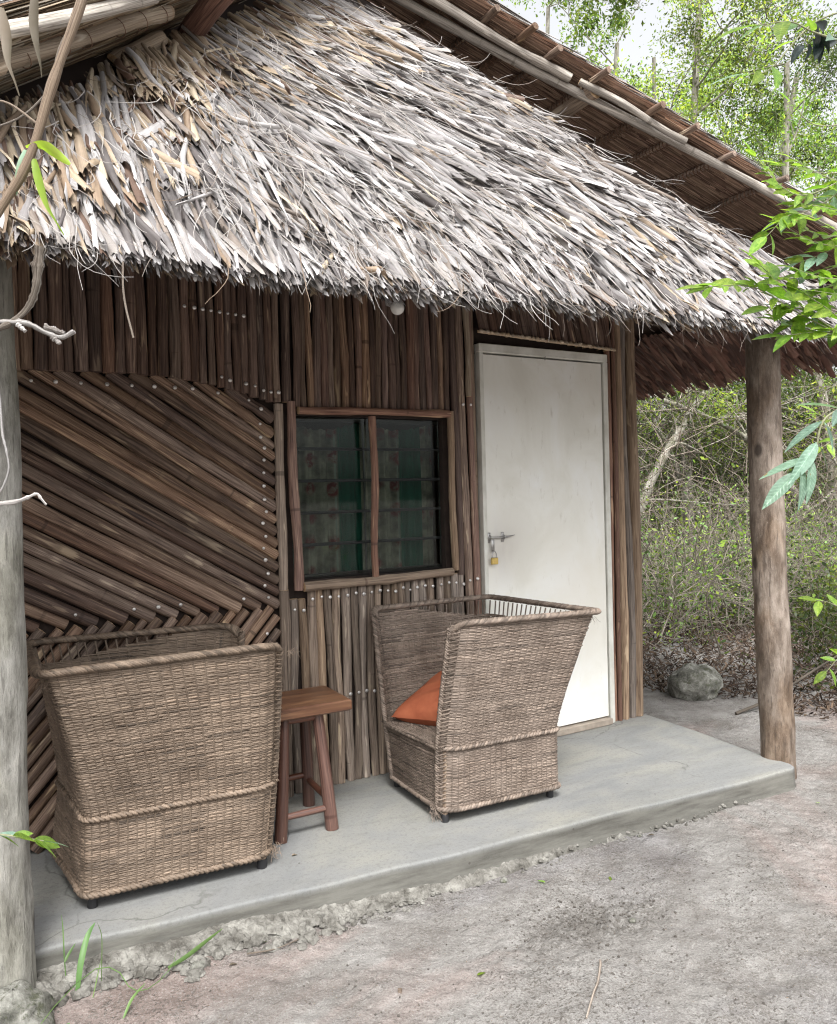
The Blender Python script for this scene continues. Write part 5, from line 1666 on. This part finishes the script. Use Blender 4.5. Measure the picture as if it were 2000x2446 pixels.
for q, (x, y, l) in enumerate(((.75, -.905, 'small green leaf fallen on the mortar rubble below the left chair'), (1.75, -1.08, 'small green leaf on the sand near the middle of the step'), (1.98, -1.16, 'yellow-green leaf lying on the sand right of the middle'),
                               (1.235, -1.40, 'three-pointed green leaf lying flat on the sand at the bottom'), (3.18, -1.20, 'tiny yellow leaf on the sand near the corner post'), (1.02, -1.33, 'dry cream leaf lying on the sand at bottom centre'),
                               (.64, -.97, 'curled tan leaf beside the short twig'), (2.36, -1.02, 'reddish dry leaf near the step at the right'))):
    ms = LEAF[q % 3] if 'green' in l or 'yellow' in l else LEAFD[0]
    o = place('fallen_leaf', ms, None, orient((x, y, gz(x, y) + .005), (math.cos(q * 2.1), math.sin(q * 2.1), .05), (.1, .1, 1), .030 if 'tiny' not in l else .02))
    tag(o, l, 'leaf')
o = place('fallen_leaf', LEAFD[0], None, orient((.99, -.58, .004), (1, .25, .02), (0, 0, 1), .028)); tag(o, 'thin dry leaf on the concrete between left chair and stool', 'leaf')

# ================================================================= thicket and trees
def leaf_quads(g, P, size, rng, cols, aspect=.45, dirs=None):
    m = len(P)
    d = rng.normal(size=(m, 3)) if dirs is None else dirs + rng.normal(0, .5, (m, 3))
    d /= np.linalg.norm(d, axis=1, keepdims=True)
    n = rng.normal(size=(m, 3)) + arr(0, 0, .9)
    s = np.cross(d, n); s /= np.linalg.norm(s, axis=1, keepdims=True)
    L = size * rng.uniform(.6, 1.35, m)[:, None]; W = L * aspect
    cols = cols * np.clip(.95 + 1.6 * vnoise(P * 1.9, 5), .28, 2.1)[:, None]
    V = np.stack([P, P + d * L * .5 + s * W * .5, P + d * L, P + d * L * .5 - s * W * .5], 1).reshape(-1, 3)
    F = np.arange(m * 4).reshape(-1, 4)
    g.add(V, F, np.repeat(cols, 4, 0))

FOL = np.array([[1, 1, .9], [1.25, 1.15, .8], [.75, .85, .9], [1.5, 1.3, .75], [.9, 1.05, 1.0]])
def tree(label, base, height, seed, lean=(0, 0), r0=.09, spread=2.2, nleaf=9000, crown_lo=.25, leaf=.05, name='tree', cat='tree', group='trees behind the hut', limbs=9):
    rng = np.random.default_rng(seed)
    t_ = thing(name, label, cat, base, 0, group)
    P = spline([(0, 0, -.15), (lean[0] * .3 + rng.normal(0, .12), lean[1] * .3, height * .3), (lean[0] * .6 + rng.normal(0, .2), lean[1] * .6 + rng.normal(0, .2), height * .62), (lean[0], lean[1], height)], 26)
    g = Geo(); tube(g, P, r0 * np.linspace(1, .45, 26) * (1 + .05 * rng.normal(size=26)), 10, wob=.05)
    tips = []
    def grow(p, d, L, r, lvl):
        n = 8
        Q = [p]; dd = d / np.linalg.norm(d)
        for q in range(n - 1):
            dd = dd + rng.normal(0, .16, 3) + arr(0, 0, .03); dd /= np.linalg.norm(dd)
            Q.append(Q[-1] + dd * L / (n - 1))
        Q = np.array(Q)
        tube(g, Q, np.linspace(r, r * .35, n), 6 if lvl < 2 else 4, caps=False)
        if lvl >= 2:
            for q in range(2, n): tips.append(Q[q])
            return
        for q in range(3 if lvl else 4):
            j = rng.integers(2, n); nd = dd * .5 + rng.normal(0, .75, 3)
            grow(Q[j], nd, L * rng.uniform(.45, .7), r * .5, lvl + 1)
    for q in range(limbs):
        j = rng.integers(int(26 * crown_lo), 26)
        a = rng.uniform(0, 6.28)
        grow(P[j], arr(math.cos(a), math.sin(a), rng.uniform(.1, .9)), spread * rng.uniform(.5, 1.0), r0 * .42 * (1 - j / 40), 0)
    g.build('trunk', [M['bark_tree']], t_)
    tips = np.array(tips)
    c = tips[rng.integers(0, len(tips), nleaf)]
    dens = rng.normal(0, .12, (nleaf, 3)) * rng.uniform(.4, 1.8, (nleaf, 1))
    g = Geo()
    leaf_quads(g, c + dens, leaf, rng, FOL[rng.integers(0, 5, nleaf)] * rng.uniform(.7, 1.3, (nleaf, 1)))
    g.build('crown', M['leaf_far'], t_, smooth=False)
    return t_

def uv_(u, k): return (k * u, u - 3.255, -.08)                  # place by distance out from the wall line
T_ = [
    ('pale forked trunk rising above the right end of the roof', 8.2, 1.16, 9.5, (.9, .3), .085, 12000),
    ('leaning grey trunk that forks in the upper right corner', 8.8, 1.40, 9.0, (1.3, .2), .080, 12000),
    ('slim tree behind the gap between the corner bundle and the right post', 9.6, 1.02, 8.5, (.3, -.4), .060, 12000),
    ('tree leaning left, seen just right of the right post', 7.4, 1.62, 8.0, (-.6, .3), .085, 11000),
    ('stout tree trunk at the right edge of the thicket', 8.0, 1.80, 9.0, (.4, .1), .100, 10000),
    ('tall thin tree far back over the roof verge', 11.5, .82, 10.5, (.4, 0), .07, 12000),
    ('yellow-green tree far back behind the thicket', 12.0, 1.25, 9.5, (0, .3), .08, 13000),
    ('tall tree at the back on the right', 12.5, 1.55, 10.5, (.5, 0), .08, 13000),
    ('tree behind the ridge at the top of the picture', 13.5, 1.0, 12, (.3, .2), .09, 12000),
    ('sparse tree far back at the right edge', 11.0, 1.98, 9.5, (-.3, .4), .08, 10000),
]
for q, (l, u, k, h, ln, r0, nl) in enumerate(T_):
    tree(l, uv_(u, k), h, 100 + q, ln, r0 * 1.15, 2.2 if u < 10 else 2.8, int(nl * 2.2), .16, .055 if u < 10 else .085, limbs=15)
tree('tree showing in the sky gap at the top left corner', (-2.2, 9.5, -.08), 13, 140, (.2, 0), .1, 2.6, 7000, .3, .07, group='trees behind the hut')

# tangled undergrowth: thin stems and small leaves, nobody could count them
def tangle(label, m, ulo, uhi, klo, khi, zlo, zhi, Lr, rr, nl, leaf, seed, mat='dark_twig', lm='leaf_far', name='undergrowth'):
    rng = np.random.default_rng(seed)
    u = rng.uniform(ulo, uhi, m); k = rng.uniform(klo, khi, m)
    P0 = np.stack([k * u, u - 3.255, rng.uniform(zlo, zhi, m)], -1)
    D = rng.normal(size=(m, 3)) * arr(.8, .8, .8) + arr(0, 0, .5)
    g = Geo()
    n = 9
    pos = P0.copy(); dd = D / np.linalg.norm(D, axis=1, keepdims=True)
    L = rng.uniform(*Lr, m); R0 = rng.uniform(*rr, m)
    bend = rng.normal(0, .5, (m, 3))
    th = np.arange(4) * np.pi / 2
    rings = []; allp = []
    for q in range(n):
        s = np.cross(dd, arr(.3, .5, .8)); s /= np.linalg.norm(s, axis=1, keepdims=True) + 1e-9
        w = np.cross(dd, s)
        r_ = (R0 * (1 - .65 * q / (n - 1)))[:, None]
        rings.append(np.stack([pos + (math.cos(a) * s + math.sin(a) * w) * r_ for a in th], 1)); allp.append(pos.copy())
        pos = pos + dd * (L / (n - 1))[:, None]
        dd = dd + bend * .22 + rng.normal(0, .14, (m, 3)) - arr(0, 0, .06); dd /= np.linalg.norm(dd, axis=1, keepdims=True)
    V = np.stack(rings, 1)
    b = (np.arange(m) * n * 4)[:, None, None] + (np.arange(n - 1) * 4)[None, :, None]
    i = b + np.arange(4)[None, None, :]; j = b + (np.arange(4)[None, None, :] + 1) % 4
    F = np.stack([i, i + 4, j + 4, j], -1).reshape(-1, 4)
    V = V.reshape(-1, 3); V[:, 2] = np.maximum(V[:, 2], -.10)
    g.add(V, F, uv=np.stack([V[:, 0], V[:, 2]], -1))
    A = np.concatenate(allp)
    c = A[rng.integers(0, len(A), nl)] + rng.normal(0, .05, (nl, 3)); c[:, 2] = np.maximum(c[:, 2], -.06)
    g2 = Geo(); leaf_quads(g2, c, leaf, rng, FOL[rng.integers(0, 5, nl)] * rng.uniform(.6, 1.25, (nl, 1)), aspect=.5)
    root = thing(name, label, 'undergrowth', (float(P0[:, 0].mean()), float(P0[:, 1].mean()), 0)); root['kind'] = 'stuff'
    off = arr(*root.location)
    g.v = [v - off for v in g.v]; g2.v = [v - off for v in g2.v]
    o = g.build('stems', M[mat], root); o['kind'] = 'stuff'
    o = g2.build('leaves', M[lm], root, smooth=False); o['kind'] = 'stuff'
    return root
tangle('dense tangle of thin stems and small leaves behind the veranda corner', 2200, 7.2, 9.6, .80, 2.0, -.1, 3.0, (.8, 2.2), (.002, .009), 40000, .046, 31, lm='leaf_low')
tangle('sunlit yellow-green tangle of stems further back', 1500, 10.0, 13.5, .75, 2.1, -.1, 2.8, (1.0, 2.6), (.003, .014), 42000, .07, 32)
tangle('pale dry vines and fallen twigs strung through the thicket', 800, 6.0, 8.6, .9, 2.0, -.05, 2.4, (.8, 2.2), (.0018, .006), 900, .04, 37, mat='twig')
tangle('deep wall of brush closing the view behind the trees', 500, 15, 20, .6, 2.3, -.2, 1.9, (1.0, 2.2), (.006, .02), 38000, .14, 35)
tangle('low bushy growth and twigs at the edge of the path', 2600, 4.6, 7.2, 1.02, 2.0, -.08, .60, (.4, 1.5), (.0015, .006), 24000, .042, 33, mat='grey_twig', lm='leaf_low')
tangle('low weeds and dry twigs right of the corner post', 700, 3.3, 5.2, 1.50, 2.2, -.08, .25, (.2, .7), (.0012, .005), 12000, .040, 34, lm='leaf_low')
for q, (x, y, h, l) in enumerate(((5.3, 1.0, 1.05, 'broad-leaved sapling in the gap between the wall and the right post'), (6.6, .9, 1.1, 'bushy sapling right of the corner post'))):
    rr = random.Random(q + 60)
    t_ = thing('sapling', l, 'sapling', (x, y, -.09))
    P = spline([(0, 0, 0), (rr.uniform(-.1, .1), .1, h * .5), (rr.uniform(.1, .3), 0, h * .8), (rr.uniform(.1, .4), 0, h)], 16)
    g = Geo(); tube(g, P, np.linspace(.007, .002, 16), 7); g.build('stem', M['dark_twig'], t_)
    for k in range(46):
        j = rr.randint(4, 15); a = rr.uniform(0, 6.28); L_ = rr.uniform(.05, .35)
        pos = P[j] + arr(math.cos(a) * L_, math.sin(a) * L_, rr.uniform(-.05, .2))
        place('leaf', rr.choice(LEAF), t_, orient(pos, (math.cos(a), math.sin(a), rr.uniform(-.4, .3)), (0, 0, 1), rr.uniform(.05, .085)))
for q, (a, b, c_, r, l) in enumerate((((7.2, 4.2, -.1), (8.2, 4.3, 1.6), (10.4, 4.6, 3.6), .075, 'grey limb leaning up to the right in the gap beside the corner bundle'),
                                 ((11.5, 3.6, .0), (9.8, 4.0, 1.9), (8.1, 4.6, 2.75), .060, 'mossy limb arching left across the gap behind the veranda'),
                                 ((10.8, 3.2, -.1), (11.0, 3.3, 1.6), (12.6, 3.6, 3.4), .10, 'thick grey trunk leaning right beyond the right post'),
                                 ((9.6, 4.8, -.1), (9.2, 4.8, 1.5), (8.2, 5.0, 3.2), .05, 'thin dark trunk leaning left in the middle of the gap'))):
    t_ = thing('leaning_trunk', l, 'tree trunk', a)
    P = spline([a, b, c_], 30); P = P + .05 * np.stack([fbm(P * 2 + 7 * k_ + q, 2, 5) for k_ in range(3)], -1) * np.linspace(0, 1, 30)[:, None]
    g = Geo(); tube(g, P - arr(*a), r * np.linspace(1, .5, 30), 12, wob=.08); g.build('trunk', [M['bark_tree']], t_)
    g = Geo()
    for k_ in range(7):
        j = random.randint(8, 28); d_ = RNG.normal(0, .6, 3) + arr(0, 0, .4)
        Q = spline([P[j], P[j] + d_ * .5 + RNG.normal(0, .1, 3), P[j] + d_ * 1.2 + RNG.normal(0, .2, 3)], 10)
        tube(g, Q - arr(*a), np.linspace(r * .3, r * .08, 10), 6, caps=False)
    g.build('side_branches', [M['bark_tree']], t_)['kind'] = 'stuff'
# leaf litter on the ground at the foot of the thicket
m = 30000
u = 2.6 + 4.5 * rng.uniform(0, 1, m) ** .8; k = rng.uniform(.9, 2.0, m)
x = k * u; y = u - 3.255
keep = (x > 4.38 + .30 * fbm(np.stack([x, y], -1) * 1.5, 2, 3) - .25 * np.clip(y, -.6, 1.5))
x, y = x[keep], y[keep]; m = len(x)
z = ground_height(x, y) + rng.uniform(.0, .05, m)
cc = np.array([[.5, .4, .35], [.9, .8, .7], [1.3, 1.2, 1.1], [.35, .28, .25], [1.7, 1.6, 1.5]])[rng.choice(5, m, p=[.3, .3, .15, .2, .05])]
V, F, C, UV = leaves_batch(np.stack([x, y, z], -1), np.stack([np.cos(x * 991), np.sin(x * 991), rng.normal(0, .25, m)], -1), np.tile(arr(0, 0, 1), (m, 1)) + rng.normal(0, .3, (m, 3)), rng.uniform(.02, .055, m), rng.uniform(.005, .015, m), rng.uniform(0, .02, m), rng.normal(0, .01, m), cc, rng, n=4)
g = Geo(); g.add(V, F, C)
tag(g.build('leaf_litter', M['litter'], None), 'brown leaf litter on the ground beneath the thicket', 'leaf litter', kind='stuff')
